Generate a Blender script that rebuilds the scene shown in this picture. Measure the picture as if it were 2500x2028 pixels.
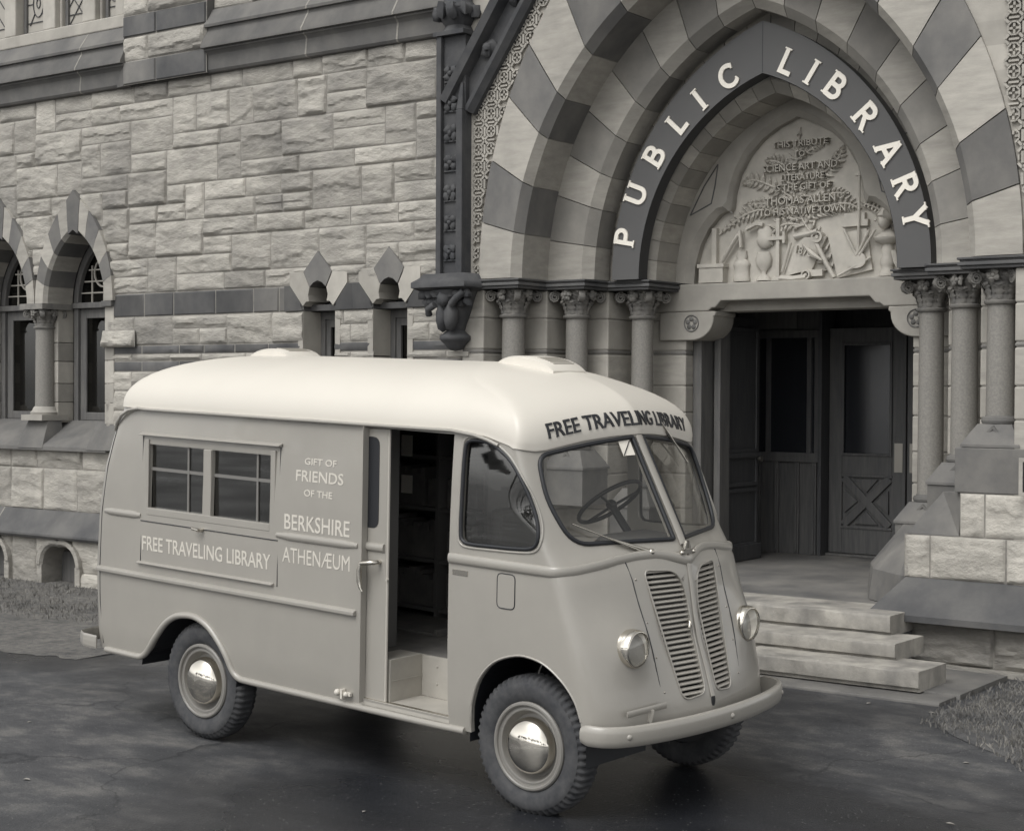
import bpy, bmesh, math, random
from math import sin, cos, pi, sqrt, atan2, exp, radians
from mathutils import Vector, Matrix, noise

SC = bpy.context.scene
COL = SC.collection
for _o in list(bpy.data.objects):
    bpy.data.objects.remove(_o)

# ---------------------------------------------------------------- camera, sky, sun, exposure
cam_d = bpy.data.cameras.new('camera')
cam_d.sensor_width = 36.0
cam_d.lens = 56.40
cam_d.clip_end = 500
cam = bpy.data.objects.new('camera', cam_d)
COL.objects.link(cam)
_r, _d, _f = Vector((.806006, .591886, .00506)), Vector((.0136, -.009971, -.999858)), Vector((-.591751, .80596, -.016086))
_m = Matrix((_r, -_d, -_f)).transposed().to_4x4()
_m.translation = Vector((0, 0, 2.234))
cam.matrix_world = _m
SC.camera = cam

SUN_EL, SUN_AZ = radians(54), radians(186)      # azimuth clockwise from +Y: soft light from behind the photographer
world = bpy.data.worlds.new('World')
SC.world = world
world.use_nodes = True
nt = world.node_tree
bg = nt.nodes['Background']
sky = nt.nodes.new('ShaderNodeTexSky')
sky.sky_type = 'NISHITA'
sky.sun_disc = False
sky.sun_elevation = SUN_EL
sky.sun_rotation = SUN_AZ
sky.air_density = 1.0
sky.dust_density = 2.0
bw = nt.nodes.new('ShaderNodeRGBToBW')
tn = nt.nodes.new('ShaderNodeMix')
tn.data_type = 'RGBA'
tn.blend_type = 'MULTIPLY'
tn.inputs[0].default_value = 1.0
tn.inputs[7].default_value = (1.0, .995, .985, 1)
nt.links.new(sky.outputs[0], bw.inputs[0])
nt.links.new(bw.outputs[0], tn.inputs[6])
nt.links.new(tn.outputs[2], bg.inputs[0])
bg.inputs[1].default_value = .15

sun_d = bpy.data.lights.new('sun', 'SUN')
sun_d.energy = .70
sun_d.angle = radians(38)
sun_d.color = (1.0, .975, .94)
sun = bpy.data.objects.new('sun', sun_d)
COL.objects.link(sun)
_dir = Vector((sin(SUN_AZ) * cos(SUN_EL), cos(SUN_AZ) * cos(SUN_EL), sin(SUN_EL)))
sun.rotation_euler = _dir.to_track_quat('Z', 'Y').to_euler()
sun.location = (-8, -12, 20)

SC.view_settings.view_transform = 'Standard'
SC.view_settings.look = 'None'
SC.view_settings.exposure = 0.86
SC.view_settings.gamma = 1.0
SC.view_settings.use_curve_mapping = False
SC.cycles.max_bounces = 6
SC.cycles.transparent_max_bounces = 12
SC.cycles.use_denoising = True

# ---------------------------------------------------------------- helpers
class MB:
    """collects shapes and links them as ONE mesh object"""
    def __init__(s):
        s.v, s.f, s.m = [], [], []
        s.M = None
    def add(s, vs, fs, m=0):
        b = len(s.v)
        if s.M is not None:
            vs = [tuple(s.M @ Vector(p)) for p in vs]
        s.v.extend(vs)
        for i, f in enumerate(fs):
            s.f.append(tuple(b + k for k in f))
            s.m.append(m[i] if isinstance(m, (list, tuple)) else m)
        return s
    def box(s, x0, x1, y0, y1, z0, z1, m=0):
        return s.add([(x0, y0, z0), (x1, y0, z0), (x1, y1, z0), (x0, y1, z0), (x0, y0, z1), (x1, y0, z1), (x1, y1, z1), (x0, y1, z1)],
                     [(0, 3, 2, 1), (4, 5, 6, 7), (0, 1, 5, 4), (1, 2, 6, 5), (2, 3, 7, 6), (3, 0, 4, 7)], m)
    def prism(s, poly, ax, a0, a1, m=0):
        """poly in the two other axes (in xyz order), extruded along ax from a0 to a1"""
        n = len(poly)
        mk = {'x': lambda p, a: (a, p[0], p[1]), 'y': lambda p, a: (p[0], a, p[1]), 'z': lambda p, a: (p[0], p[1], a)}[ax]
        vs = [mk(p, a0) for p in poly] + [mk(p, a1) for p in poly]
        fs = [tuple(range(n - 1, -1, -1)), tuple(range(n, 2 * n))] + [(i, (i + 1) % n, n + (i + 1) % n, n + i) for i in range(n)]
        area = sum(poly[i][0] * poly[(i + 1) % n][1] - poly[(i + 1) % n][0] * poly[i][1] for i in range(n))
        flip = (area < 0) ^ (ax == 'y') ^ (a1 < a0)
        if flip:
            fs = [tuple(reversed(f)) for f in fs]
        return s.add(vs, fs, m)
    def loft(s, loops, m=0, cap0=True, cap1=True, closed=True):
        n = len(loops[0])
        vs = [tuple(p) for l in loops for p in l]
        fs = []
        for j in range(len(loops) - 1):
            for i in range(n if closed else n - 1):
                k = (i + 1) % n
                fs.append((j * n + i, j * n + k, (j + 1) * n + k, (j + 1) * n + i))
        if cap0: fs.append(tuple(range(n - 1, -1, -1)))
        if cap1: fs.append(tuple((len(loops) - 1) * n + i for i in range(n)))
        return s.add(vs, fs, m)
    def lathe(s, prof, c=(0, 0, 0), ax='z', seg=32, m=0, mod=None):
        """prof: list of (r, h) or (r, h, mat)"""
        vs, fs, ms = [], [], []
        for i, p in enumerate(prof):
            for k in range(seg):
                a = 2 * pi * k / seg
                r = p[0] if mod is None else p[0] + mod(i, k)
                u, w = r * cos(a), r * sin(a)
                q = {'z': (u, w, p[1]), 'y': (u, p[1], w), 'x': (p[1], u, w)}[ax]
                vs.append((q[0] + c[0], q[1] + c[1], q[2] + c[2]))
        for i in range(len(prof) - 1):
            mm = prof[i + 1][2] if len(prof[i + 1]) > 2 else m
            for k in range(seg):
                l = (k + 1) % seg
                f = (i * seg + k, i * seg + l, (i + 1) * seg + l, (i + 1) * seg + k)
                fs.append(f if ax != 'y' else tuple(reversed(f)))
                ms.append(mm)
        return s.add(vs, fs, ms)
    def tube(s, pts, r, seg=8, m=0, closed=False, rs=None, caps=True, up=None, sq=(1, 1)):
        P = [Vector(p) for p in pts]
        n = len(P)
        vs, fs = [], []
        prev = Vector(up) if up else None
        for i in range(n):
            if closed: t = P[(i + 1) % n] - P[i - 1]
            else: t = P[min(i + 1, n - 1)] - P[max(i - 1, 0)]
            t.normalize()
            if prev is None: prev = Vector((0, 0, 1)) if abs(t.z) < .9 else Vector((1, 0, 0))
            b = t.cross(prev)
            if b.length < 1e-6: b = t.cross(Vector((.3, .7, .2)))
            b.normalize()
            nn = b.cross(t).normalized()
            if not up: prev = nn
            rr = rs[i] if rs else r
            for k in range(seg):
                a = 2 * pi * k / seg
                vs.append(tuple(P[i] + b * (cos(a) * rr * sq[0]) + nn * (sin(a) * rr * sq[1])))
        for i in range(n if closed else n - 1):
            j = (i + 1) % n
            for k in range(seg):
                l = (k + 1) % seg
                fs.append((i * seg + k, i * seg + l, j * seg + l, j * seg + k))
        if caps and not closed:
            fs.append(tuple(range(seg - 1, -1, -1)))
            fs.append(tuple((n - 1) * seg + k for k in range(seg)))
        return s.add(vs, fs, m)
    def strip(s, poly2, w, y0, y1, m=0, closed=False):
        """a ribbon of width w along a polyline of (x, z), with thickness from y0 (front) to y1"""
        n = len(poly2)
        L, R = [], []
        for i in range(n):
            p = Vector(poly2[i])
            a = Vector(poly2[i - 1]) if (i or closed) else None
            b = Vector(poly2[(i + 1) % n]) if (i < n - 1 or closed) else None
            d1 = (p - a).normalized() if a is not None else None
            d2 = (b - p).normalized() if b is not None else None
            d = (d1 + d2) if (d1 is not None and d2 is not None) else (d1 or d2)
            if d.length < 1e-4: d = d1
            d.normalize()
            nn = Vector((-d.y, d.x))
            k = 1.0
            if d1 is not None and d2 is not None:
                k = 1 / max(.5, nn.dot(Vector((-d1.y, d1.x))))
            L.append(p + nn * w / 2 * k)
            R.append(p - nn * w / 2 * k)
        vs, fs = [], []
        for l, r in zip(L, R):
            vs += [(l.x, y0, l.y), (r.x, y0, r.y), (r.x, y1, r.y), (l.x, y1, l.y)]
        for i in range(n if closed else n - 1):
            j = (i + 1) % n
            for k in range(4):
                q = (k + 1) % 4
                fs.append((4 * i + q, 4 * i + k, 4 * j + k, 4 * j + q))
        if not closed:
            fs += [(0, 1, 2, 3), (4 * n - 1, 4 * n - 2, 4 * n - 3, 4 * n - 4)]
        return s.add(vs, fs, m)
    def ball(s, c, r, sq=(1, 1, 1), m=0, seg=10, amp=0.0):
        vs, fs = [], []
        h = seg // 2
        for i in range(h + 1):
            t = pi * i / h
            for k in range(seg):
                a = 2 * pi * k / seg
                d = Vector((sin(t) * cos(a), sin(t) * sin(a), cos(t)))
                rr = r
                if amp: rr *= 1 + amp * (noise.noise(Vector(c) * 7 + d * 2.3) + .7 * noise.noise(Vector(c) * 5 + d * 6.0))
                vs.append((c[0] + d.x * rr * sq[0], c[1] + d.y * rr * sq[1], c[2] + d.z * rr * sq[2]))
        for i in range(h):
            for k in range(seg):
                l = (k + 1) % seg
                fs.append((i * seg + k, (i + 1) * seg + k, (i + 1) * seg + l, i * seg + l))
        return s.add(vs, fs, m)
    def mesh(s, name):
        me = bpy.data.meshes.new(name)
        me.from_pydata(s.v, [], s.f)
        return me
    def build(s, name, mats, parent=None, smooth=None, bevel=0, world=False):
        me = s.mesh(name)
        mats = mats if isinstance(mats, (list, tuple)) else [mats]
        for q in mats: me.materials.append(q)
        if len(mats) > 1:
            me.polygons.foreach_set('material_index', s.m)
        me.validate()
        return link(name, me, parent, smooth, bevel, world)

def link(name, me, parent=None, smooth=None, bevel=0, world=False):
    if smooth is not None:
        me.shade_smooth()
        me.set_sharp_from_angle(angle=radians(smooth))
    o = bpy.data.objects.new(name, me)
    COL.objects.link(o)
    if parent is not None:
        o.parent = parent
        if world:
            o.matrix_parent_inverse = Matrix.Translation(-parent_origin(parent))
    if bevel:
        b = o.modifiers.new('bevel', 'BEVEL')
        b.width = bevel
        b.segments = 2
        b.limit_method = 'ANGLE'
        b.angle_limit = radians(40)
    return o

def parent_origin(p):
    v = Vector((0, 0, 0))
    while p is not None:
        v = v + p.location + p.matrix_parent_inverse.translation
        p = p.parent
    return v

def thing(name, label, cat, loc=(0, 0, 0), group=None):
    o = bpy.data.objects.new(name, None)
    o.empty_display_size = .2
    COL.objects.link(o)
    o.location = loc
    return tag(o, label, cat, group)

def tag(o, label, cat, group=None, kind=None):
    o['label'] = label
    o['category'] = cat
    if group: o['group'] = group
    if kind: o['kind'] = kind
    return o

def structure(o):
    o['kind'] = 'structure'
    return o

def smoothstep(a, b, x):
    t = max(0.0, min(1.0, (x - a) / (b - a)))
    return t * t * (3 - 2 * t)

def lerp(a, b, t):
    return a + (b - a) * t

def interp(keys, z):
    if z <= keys[0][0]: return keys[0][1:]
    for (a, *p), (b, *q) in zip(keys, keys[1:]):
        if z <= b:
            t = (z - a) / (b - a)
            return [lerp(x, y, t) for x, y in zip(p, q)]
    return keys[-1][1:]

def cr(pts, n=6, closed=False):
    """Catmull-Rom through points"""
    P = [Vector(p) for p in pts]
    out = []
    N = len(P)
    for i in range(N if closed else N - 1):
        p0 = P[i - 1] if (i or closed) else P[0] * 2 - P[1]
        p1, p2 = P[i], P[(i + 1) % N]
        p3 = P[(i + 2) % N] if (closed or i < N - 2) else p2 * 2 - p1
        for k in range(n):
            t = k / n
            out.append(.5 * ((2 * p1) + (p2 - p0) * t + (2 * p0 - 5 * p1 + 4 * p2 - p3) * t * t + (3 * p1 - p0 - 3 * p2 + p3) * t ** 3))
    if not closed: out.append(P[-1])
    return [tuple(p) for p in out]

# ---------------------------------------------------------------- materials (the whole place is a toned monochrome print)
def tone(a):
    """albedo -> colour: cool in the darks, warm in the lights"""
    k = smoothstep(-4.4, -1.0, math.log(max(a, .01)))
    return (a * lerp(.88, 1.05, k), a * lerp(.97, 1.0, k), a * lerp(1.18, .90, k), 1)

def new_mat(name):
    m = bpy.data.materials.new(name)
    m.use_nodes = True
    return m, m.node_tree, m.node_tree.nodes['Principled BSDF']

def plain(name, a, rough=.6, metal=0.0, spec=.5, coat=0.0, coat_rough=.1):
    m, n, b = new_mat(name)
    b.inputs['Base Color'].default_value = tone(a)
    b.inputs['Roughness'].default_value = rough
    b.inputs['Metallic'].default_value = metal
    b.inputs['Specular IOR Level'].default_value = spec
    b.inputs['Coat Weight'].default_value = coat
    b.inputs['Coat Roughness'].default_value = coat_rough
    return m

def varied(name, lo, hi, scale=4.0, rough=(.7, .9), bump=.3, bscale=40.0, dist=.01, stretch=(1, 1, 1), detail=6, spec=.3, stain=0.0, stain_scale=1.2, coat=0.0, island=0.0):
    """stone / dirt / worn surfaces: two-scale noise colour, roughness and bump; optional darker weather stains"""
    m, n, b = new_mat(name)
    N, L = n.nodes, n.links
    tc = N.new('ShaderNodeTexCoord')
    mp = N.new('ShaderNodeMapping')
    mp.inputs['Scale'].default_value = stretch
    L.new(tc.outputs['Object'], mp.inputs[0])
    n1 = N.new('ShaderNodeTexNoise')
    n1.inputs['Scale'].default_value = scale
    n1.inputs['Detail'].default_value = detail
    n1.inputs['Roughness'].default_value = .62
    L.new(mp.outputs[0], n1.inputs[0])
    cr_ = N.new('ShaderNodeValToRGB')
    cr_.color_ramp.elements[0].position = .32
    cr_.color_ramp.elements[1].position = .70
    cr_.color_ramp.elements[0].color = tone(lo)
    cr_.color_ramp.elements[1].color = tone(hi)
    L.new(n1.outputs[0], cr_.inputs[0])
    out = cr_.outputs[0]
    if stain:
        n3 = N.new('ShaderNodeTexNoise')
        n3.inputs['Scale'].default_value = stain_scale
        n3.inputs['Detail'].default_value = 5
        mp3 = N.new('ShaderNodeMapping')
        mp3.inputs['Scale'].default_value = (1.6, 1.6, .55)
        mp3.inputs['Location'].default_value = (3.1, 7.7, 1.3)
        L.new(tc.outputs['Object'], mp3.inputs[0])
        L.new(mp3.outputs[0], n3.inputs[0])
        r3 = N.new('ShaderNodeMapRange')
        r3.inputs[1].default_value = .45
        r3.inputs[2].default_value = .75
        r3.inputs[3].default_value = 0
        r3.inputs[4].default_value = stain
        L.new(n3.outputs[0], r3.inputs[0])
        mx = N.new('ShaderNodeMix')
        mx.data_type = 'RGBA'
        mx.inputs[7].default_value = tone(lo * .42)
        L.new(r3.outputs[0], mx.inputs[0])
        L.new(out, mx.inputs[6])
        out = mx.outputs[2]
    if island:                                   # every block its own shade
        ge = N.new('ShaderNodeNewGeometry')
        ri = N.new('ShaderNodeMapRange')
        ri.inputs[3].default_value, ri.inputs[4].default_value = 1 - island, 1 + island
        L.new(ge.outputs['Random Per Island'], ri.inputs[0])
        mi = N.new('ShaderNodeMix'); mi.data_type = 'RGBA'; mi.blend_type = 'MULTIPLY'
        mi.inputs[0].default_value = 1.0
        cb = N.new('ShaderNodeCombineColor')
        for k_ in range(3): L.new(ri.outputs[0], cb.inputs[k_])
        L.new(out, mi.inputs[6]); L.new(cb.outputs[0], mi.inputs[7])
        out = mi.outputs[2]
    L.new(out, b.inputs['Base Color'])
    rr = N.new('ShaderNodeMapRange')
    rr.inputs[3].default_value, rr.inputs[4].default_value = rough
    L.new(n1.outputs[0], rr.inputs[0])
    L.new(rr.outputs[0], b.inputs['Roughness'])
    b.inputs['Specular IOR Level'].default_value = spec
    b.inputs['Coat Weight'].default_value = coat
    if bump:
        n2 = N.new('ShaderNodeTexNoise')
        n2.inputs['Scale'].default_value = bscale
        n2.inputs['Detail'].default_value = 8
        n2.inputs['Roughness'].default_value = .7
        L.new(mp.outputs[0], n2.inputs[0])
        bp = N.new('ShaderNodeBump')
        bp.inputs['Strength'].default_value = bump
        bp.inputs['Distance'].default_value = dist
        L.new(n2.outputs[0], bp.inputs['Height'])
        L.new(bp.outputs[0], b.inputs['Normal'])
    return m

def glass_mat(name, tint=.75, rough=.02, refl=.06):
    m, n, b = new_mat(name)
    N, L = n.nodes, n.links
    out = N['Material Output']
    N.remove(b)
    tr = N.new('ShaderNodeBsdfTransparent')
    tr.inputs[0].default_value = (tint, tint, tint * .99, 1)
    gl = N.new('ShaderNodeBsdfGlossy')
    gl.inputs['Roughness'].default_value = rough
    gl.inputs[0].default_value = (.95, .95, .93, 1)
    lw = N.new('ShaderNodeLayerWeight')
    lw.inputs['Blend'].default_value = .5
    pw = N.new('ShaderNodeMath'); pw.operation = 'POWER'; pw.inputs[1].default_value = 4.0
    L.new(lw.outputs['Facing'], pw.inputs[0])
    fr = N.new('ShaderNodeMapRange')
    fr.inputs[3].default_value, fr.inputs[4].default_value = refl, .9
    L.new(pw.outputs[0], fr.inputs[0])
    tcn = N.new('ShaderNodeTexCoord')
    nz = N.new('ShaderNodeTexNoise')
    nz.inputs['Scale'].default_value = 1.7
    L.new(tcn.outputs['Object'], nz.inputs[0])
    bp = N.new('ShaderNodeBump')
    bp.inputs['Strength'].default_value = .03
    L.new(nz.outputs[0], bp.inputs['Height'])
    L.new(bp.outputs[0], gl.inputs['Normal'])
    mx = N.new('ShaderNodeMixShader')
    L.new(fr.outputs[0], mx.inputs[0])
    L.new(tr.outputs[0], mx.inputs[1])
    L.new(gl.outputs[0], mx.inputs[2])
    L.new(mx.outputs[0], out.inputs[0])
    return m

M = {}
M['rock_a'] = varied('rock faced stone', 0.29, 0.44, 4.0, bump=.9, bscale=11, dist=.03, stretch=(.9, 1, 1.9), stain=.35, island=.09)
M['rock_b'] = varied('rock faced stone pale', 0.34, 0.5, 4.5, bump=.9, bscale=13, dist=.03, stretch=(.9, 1, 1.9), stain=.3, island=.09)
M['rock_c'] = varied('rock faced stone dull', 0.25, 0.38, 4.0, bump=.9, bscale=10, dist=.03, stretch=(.9, 1, 2.0), stain=.45, island=.09)
M['mortar'] = varied('mortar', 0.2, 0.3, 9, bump=.4, bscale=60)
M['brown'] = varied('dark sandstone', 0.075, 0.13, 2.2, bump=.35, bscale=50, dist=.004, stain=.5, stain_scale=1.6, island=0.22)
M['brown_b'] = varied('dark sandstone lighter', 0.115, 0.18, 2.6, bump=.35, bscale=50, dist=.004, stain=.5, island=0.22)
M['light'] = varied('pale dressed stone', 0.29, 0.4, 5, bump=.5, bscale=45, dist=.004, stretch=(.7, 1, 3), stain=.3, island=0.1)
M['mid'] = varied('grey dressed stone', 0.25, 0.34, 4, bump=.3, bscale=60, dist=.003, stain=.3, island=0.16)
M['midlight'] = varied('buff dressed stone', 0.33, 0.43, 4, bump=.3, bscale=60, dist=.003, stain=.2, island=0.14)
M['lintel'] = varied('smooth lintel stone', 0.15, 0.22, 3, bump=.25, bscale=70, dist=.002, stain=.3)
M['relief'] = varied('carved pale stone', 0.4, 0.52, 6, bump=.2, bscale=80, dist=.002)
M['column'] = varied('granite shaft', 0.19, 0.255, 60, bump=.15, bscale=120, dist=.001, rough=(.45, .6), detail=3)
M['capital'] = varied('carved capital stone', 0.14, 0.24, 9, bump=.5, bscale=60, dist=.004)
M['o_brown'] = varied('dark voussoir stone', 0.125, 0.185, 2.6, bump=.4, bscale=40, dist=.004, stain=.45, stain_scale=2.2, island=.16)
M['frame'] = varied('smooth frame stone', .27, .36, 3, bump=.25, bscale=70, dist=.002, stain=.3)
M['o_dark'] = varied('grey voussoir', 0.2, 0.27, 4, bump=.35, bscale=60, dist=.003, stain=.3, island=.15)
M['o_mid'] = varied('inner voussoir', .24, .31, 4, bump=.35, bscale=60, dist=.003, stain=.3, island=.15)
M['pierstone'] = varied('pitted pale pier stone', .38, .56, 6, bump=.9, bscale=14, dist=.025, stretch=(1, 1, 1.2), stain=.35, stain_scale=3.0, island=.08)
M['plinth'] = varied('weathered plinth stone', .12, .19, 3, bump=.35, bscale=60, dist=.003, stain=.35, island=.08)
M['iron'] = varied('dark carved stone', 0.05, 0.09, 5, bump=.4, bscale=60, dist=.004)
M['woodframe'] = varied('painted sash wood', .10, .15, 8, bump=.1, bscale=60, stretch=(3, 3, .4), rough=(.5, .7))
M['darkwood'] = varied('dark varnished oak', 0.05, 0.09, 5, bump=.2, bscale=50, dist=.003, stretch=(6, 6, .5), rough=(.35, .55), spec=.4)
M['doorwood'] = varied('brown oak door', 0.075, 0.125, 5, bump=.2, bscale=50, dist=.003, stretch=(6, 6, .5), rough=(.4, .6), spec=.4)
M['brass'] = plain('dull brass', .30, .38, .9)
M['sign'] = varied('sign board paint', 0.095, 0.108, 1.5, bump=.05, rough=(.45, .6))
M['letter'] = plain('white sign letters', .80, .5)
M['step'] = varied('worn granite step', .24, .40, 6, bump=.6, bscale=45, dist=.006, stain=.7, stain_scale=2.2)
M['slab'] = varied('porch paving', 0.12, 0.2, 2.2, bump=.4, bscale=45, dist=.005, stain=.6, stain_scale=1.1, rough=(.5, .8))
M['leadglass'] = glass_mat('leaded glass', .35)
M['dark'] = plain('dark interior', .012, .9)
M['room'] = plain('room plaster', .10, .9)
M['lead'] = plain('lead came', .05, .5)
M['curtain'] = plain('window blind', .35, .9)
# van
M['van'] = varied('van body enamel', 0.292, 0.32, 1.4, bump=.16, bscale=2.0, dist=.02, stain=.10, stain_scale=1.8, rough=(.30, .36), spec=.5, coat=.5)
M['van_in'] = plain('van inside paint', .42, .6)
M['vanroof'] = varied('white roof enamel', 0.57, 0.61, .9, bump=.03, bscale=1.6, dist=.02, rough=(.35, .42), spec=.5)
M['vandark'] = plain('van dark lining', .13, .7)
M['rim'] = plain('wheel enamel', .20, .4)
M['rubber'] = plain('black rubber seal', .018, .5)
M['tyre'] = varied('tyre rubber', 0.045, 0.085, 14, bump=.3, bscale=90, dist=.002, rough=(.7, .9), stain=.5, stain_scale=5)
M['reflector'] = plain('lamp reflector', .96, .30, .0, .9)
M['bars'] = plain('hatch bar enamel', .17, .5)
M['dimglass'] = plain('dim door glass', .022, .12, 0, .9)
M['dryleaf'] = plain('dry leaf', .24, .8)
M['chrome'] = plain('chrome', .72, .06, 1.0)
M['chrome_dull'] = plain('bare metal', .55, .22, 1.0)
M['lens'] = glass_mat('headlamp lens', .93, .05, .10)
M['black'] = plain('black paint', .02, .45)
M['gold'] = plain('pale sign lettering', .56, .55)
M['glass'] = glass_mat('vehicle glass', .82, .02, .07)
M['glass_side'] = glass_mat('side glass', .72, .02, .13)
M['glass_dark'] = glass_mat('hatch glass', .42, .03, .15)
M['slat'] = plain('grille slat enamel', .36, .35)
M['paper'] = plain('white paper', .75, .8)
M['stepwell'] = varied('step well paint', .34, .42, 5, bump=.05, rough=(.5, .7))
M['floor'] = varied('van floor board', 0.12, 0.2, 6, bump=.2)
# ---------------------------------------------------------------- ground
def gz(x, y):
    a = 0.0
    b = .05 * smoothstep(8.6, 10.4, y) * smoothstep(-9.5, -6.8, x)
    c = -.13 * smoothstep(-9.0, -13.5, x)
    d = .003 * noise.noise((x * .8, y * .8, 1.0))
    far = smoothstep(60, 10, abs(x + 6) + abs(y - 6) * .5)
    return (a + b + c + d) * far

def coords(lo, hi, a, b, fine):
    out = []
    x = a
    st = fine
    while x > lo:
        x -= st
        st *= 1.35
        out.append(max(x, lo))
    out.reverse()
    n = int((b - a) / fine)
    out += [a + (b - a) * i / n for i in range(n + 1)]
    x, st = b, fine
    while x < hi:
        x += st
        st *= 1.35
        out.append(min(x, hi))
    return out

def heightgrid(mb, xs, ys, fn, m=0):
    vs = [(x, y, fn(x, y)) for y in ys for x in xs]
    n = len(xs)
    fs = [(j * n + i, j * n + i + 1, (j + 1) * n + i + 1, (j + 1) * n + i) for j in range(len(ys) - 1) for i in range(n - 1)]
    return mb.add(vs, fs, m)

def asphalt():
    m, n, b = new_mat('wet asphalt')
    N, L = n.nodes, n.links
    tc = N.new('ShaderNodeTexCoord')
    def noi(scale, detail, stretch=(1, 1, 1), rough=.6, rot=0.0):
        mp = N.new('ShaderNodeMapping')
        mp.inputs['Scale'].default_value = stretch
        mp.inputs['Rotation'].default_value = (0, 0, rot)
        L.new(tc.outputs['Object'], mp.inputs[0])
        t = N.new('ShaderNodeTexNoise')
        t.inputs['Scale'].default_value = scale
        t.inputs['Detail'].default_value = detail
        t.inputs['Roughness'].default_value = rough
        L.new(mp.outputs[0], t.inputs[0])
        return t.outputs[0]
    def ramp(v, pts):
        r = N.new('ShaderNodeValToRGB')
        e = r.color_ramp.elements
        e[0].position, e[1].position = pts[0][0], pts[-1][0]
        e[0].color, e[1].color = pts[0][1], pts[-1][1]
        for p, c_ in pts[1:-1]:
            q = e.new(p)
            q.color = c_
        L.new(v, r.inputs[0])
        return r.outputs[0]
    big = noi(.55, 5, (.7, 1.5, 1), .55, .3)
    med = noi(2.4, 9, (.8, 1.25, 1), .68, .3)
    fine = noi(60, 6)
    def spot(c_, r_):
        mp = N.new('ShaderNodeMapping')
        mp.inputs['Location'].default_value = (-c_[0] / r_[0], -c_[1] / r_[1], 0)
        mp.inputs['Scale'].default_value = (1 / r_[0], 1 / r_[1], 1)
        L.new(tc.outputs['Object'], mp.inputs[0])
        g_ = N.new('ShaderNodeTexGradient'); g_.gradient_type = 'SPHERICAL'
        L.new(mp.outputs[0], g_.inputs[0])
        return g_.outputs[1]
    def math_(op, a_, b_):
        q = N.new('ShaderNodeMath'); q.operation = op
        for k_, v_ in enumerate((a_, b_)):
            if isinstance(v_, (int, float)): q.inputs[k_].default_value = v_
            else: L.new(v_, q.inputs[k_])
        return q.outputs[0]
    bias = math_('SUBTRACT', math_('MULTIPLY', spot((-9.6, 5.6), (4.2, 3.6)), .55), math_('MULTIPLY', spot((-3.6, 6.1), (4.6, 3.4)), .36))  # one spot pales the ground at left, one darkens it around the van
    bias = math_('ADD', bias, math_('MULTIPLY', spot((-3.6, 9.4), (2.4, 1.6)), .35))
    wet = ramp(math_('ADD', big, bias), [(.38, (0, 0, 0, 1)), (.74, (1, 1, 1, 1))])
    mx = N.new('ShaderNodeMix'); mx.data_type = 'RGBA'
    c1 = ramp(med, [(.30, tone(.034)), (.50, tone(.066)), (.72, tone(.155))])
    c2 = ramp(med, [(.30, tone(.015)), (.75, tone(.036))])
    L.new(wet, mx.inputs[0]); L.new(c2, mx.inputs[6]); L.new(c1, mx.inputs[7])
    # tiny pale grit
    vo = N.new('ShaderNodeTexVoronoi')
    vo.inputs['Scale'].default_value = 24.0
    L.new(tc.outputs['Object'], vo.inputs[0])
    gr = ramp(vo.outputs['Distance'], [(.07, (1, 1, 1, 1)), (.13, (0, 0, 0, 1))])
    mg = N.new('ShaderNodeMix'); mg.data_type = 'RGBA'
    mg.inputs[7].default_value = tone(.16)
    L.new(gr, mg.inputs[0]); L.new(mx.outputs[2], mg.inputs[6])
    grain = ramp(noi(85, 5, rough=.85), [(.30, (.50, .50, .50, 1)), (.72, (1.55, 1.55, 1.55, 1))])
    mm = N.new('ShaderNodeMix'); mm.data_type = 'RGBA'; mm.blend_type = 'MULTIPLY'; mm.inputs[0].default_value = 1.0
    L.new(mg.outputs[2], mm.inputs[6]); L.new(grain, mm.inputs[7])
    # fine cracks
    vc = N.new('ShaderNodeTexVoronoi'); vc.feature = 'DISTANCE_TO_EDGE'; vc.inputs['Scale'].default_value = .42
    wn = N.new('ShaderNodeTexNoise'); wn.inputs['Scale'].default_value = 1.6; wn.inputs['Detail'].default_value = 6
    L.new(tc.outputs['Object'], wn.inputs[0])
    va = N.new('ShaderNodeVectorMath'); va.operation = 'MULTIPLY_ADD'
    va.inputs[1].default_value = (1.1, 1.1, 0)
    L.new(wn.outputs[1], va.inputs[0]); L.new(tc.outputs['Object'], va.inputs[2])
    L.new(va.outputs[0], vc.inputs[0])
    crk = ramp(vc.outputs['Distance'], [(.0, (1, 1, 1, 1)), (.006, (0, 0, 0, 1))])
    mc = N.new('ShaderNodeMix'); mc.data_type = 'RGBA'; mc.inputs[7].default_value = tone(.014)
    L.new(math_('MULTIPLY', crk, .7), mc.inputs[0]); L.new(mm.outputs[2], mc.inputs[6])
    L.new(mc.outputs[2], b.inputs['Base Color'])
    rr = N.new('ShaderNodeMapRange')
    rr.inputs[3].default_value, rr.inputs[4].default_value = .27, .70
    L.new(wet, rr.inputs[0]); L.new(rr.outputs[0], b.inputs['Roughness'])
    bp = N.new('ShaderNodeBump'); bp.inputs['Strength'].default_value = .7; bp.inputs['Distance'].default_value = .006
    L.new(fine, bp.inputs['Height'])
    bp2 = N.new('ShaderNodeBump'); bp2.inputs['Strength'].default_value = .22; bp2.inputs['Distance'].default_value = .02
    L.new(med, bp2.inputs['Height']); L.new(bp.outputs[0], bp2.inputs['Normal'])
    L.new(bp2.outputs[0], b.inputs['Normal'])
    b.inputs['Specular IOR Level'].default_value = .45
    return m
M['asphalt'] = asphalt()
M['dirt'] = varied('gravelly dirt verge', .09, .22, 14, bump=1.0, bscale=55, dist=.02, stain=.5, stain_scale=2.0, detail=9)
M['soil'] = varied('lawn soil', .06, .12, 6, bump=.6, bscale=30, dist=.02)
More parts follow.
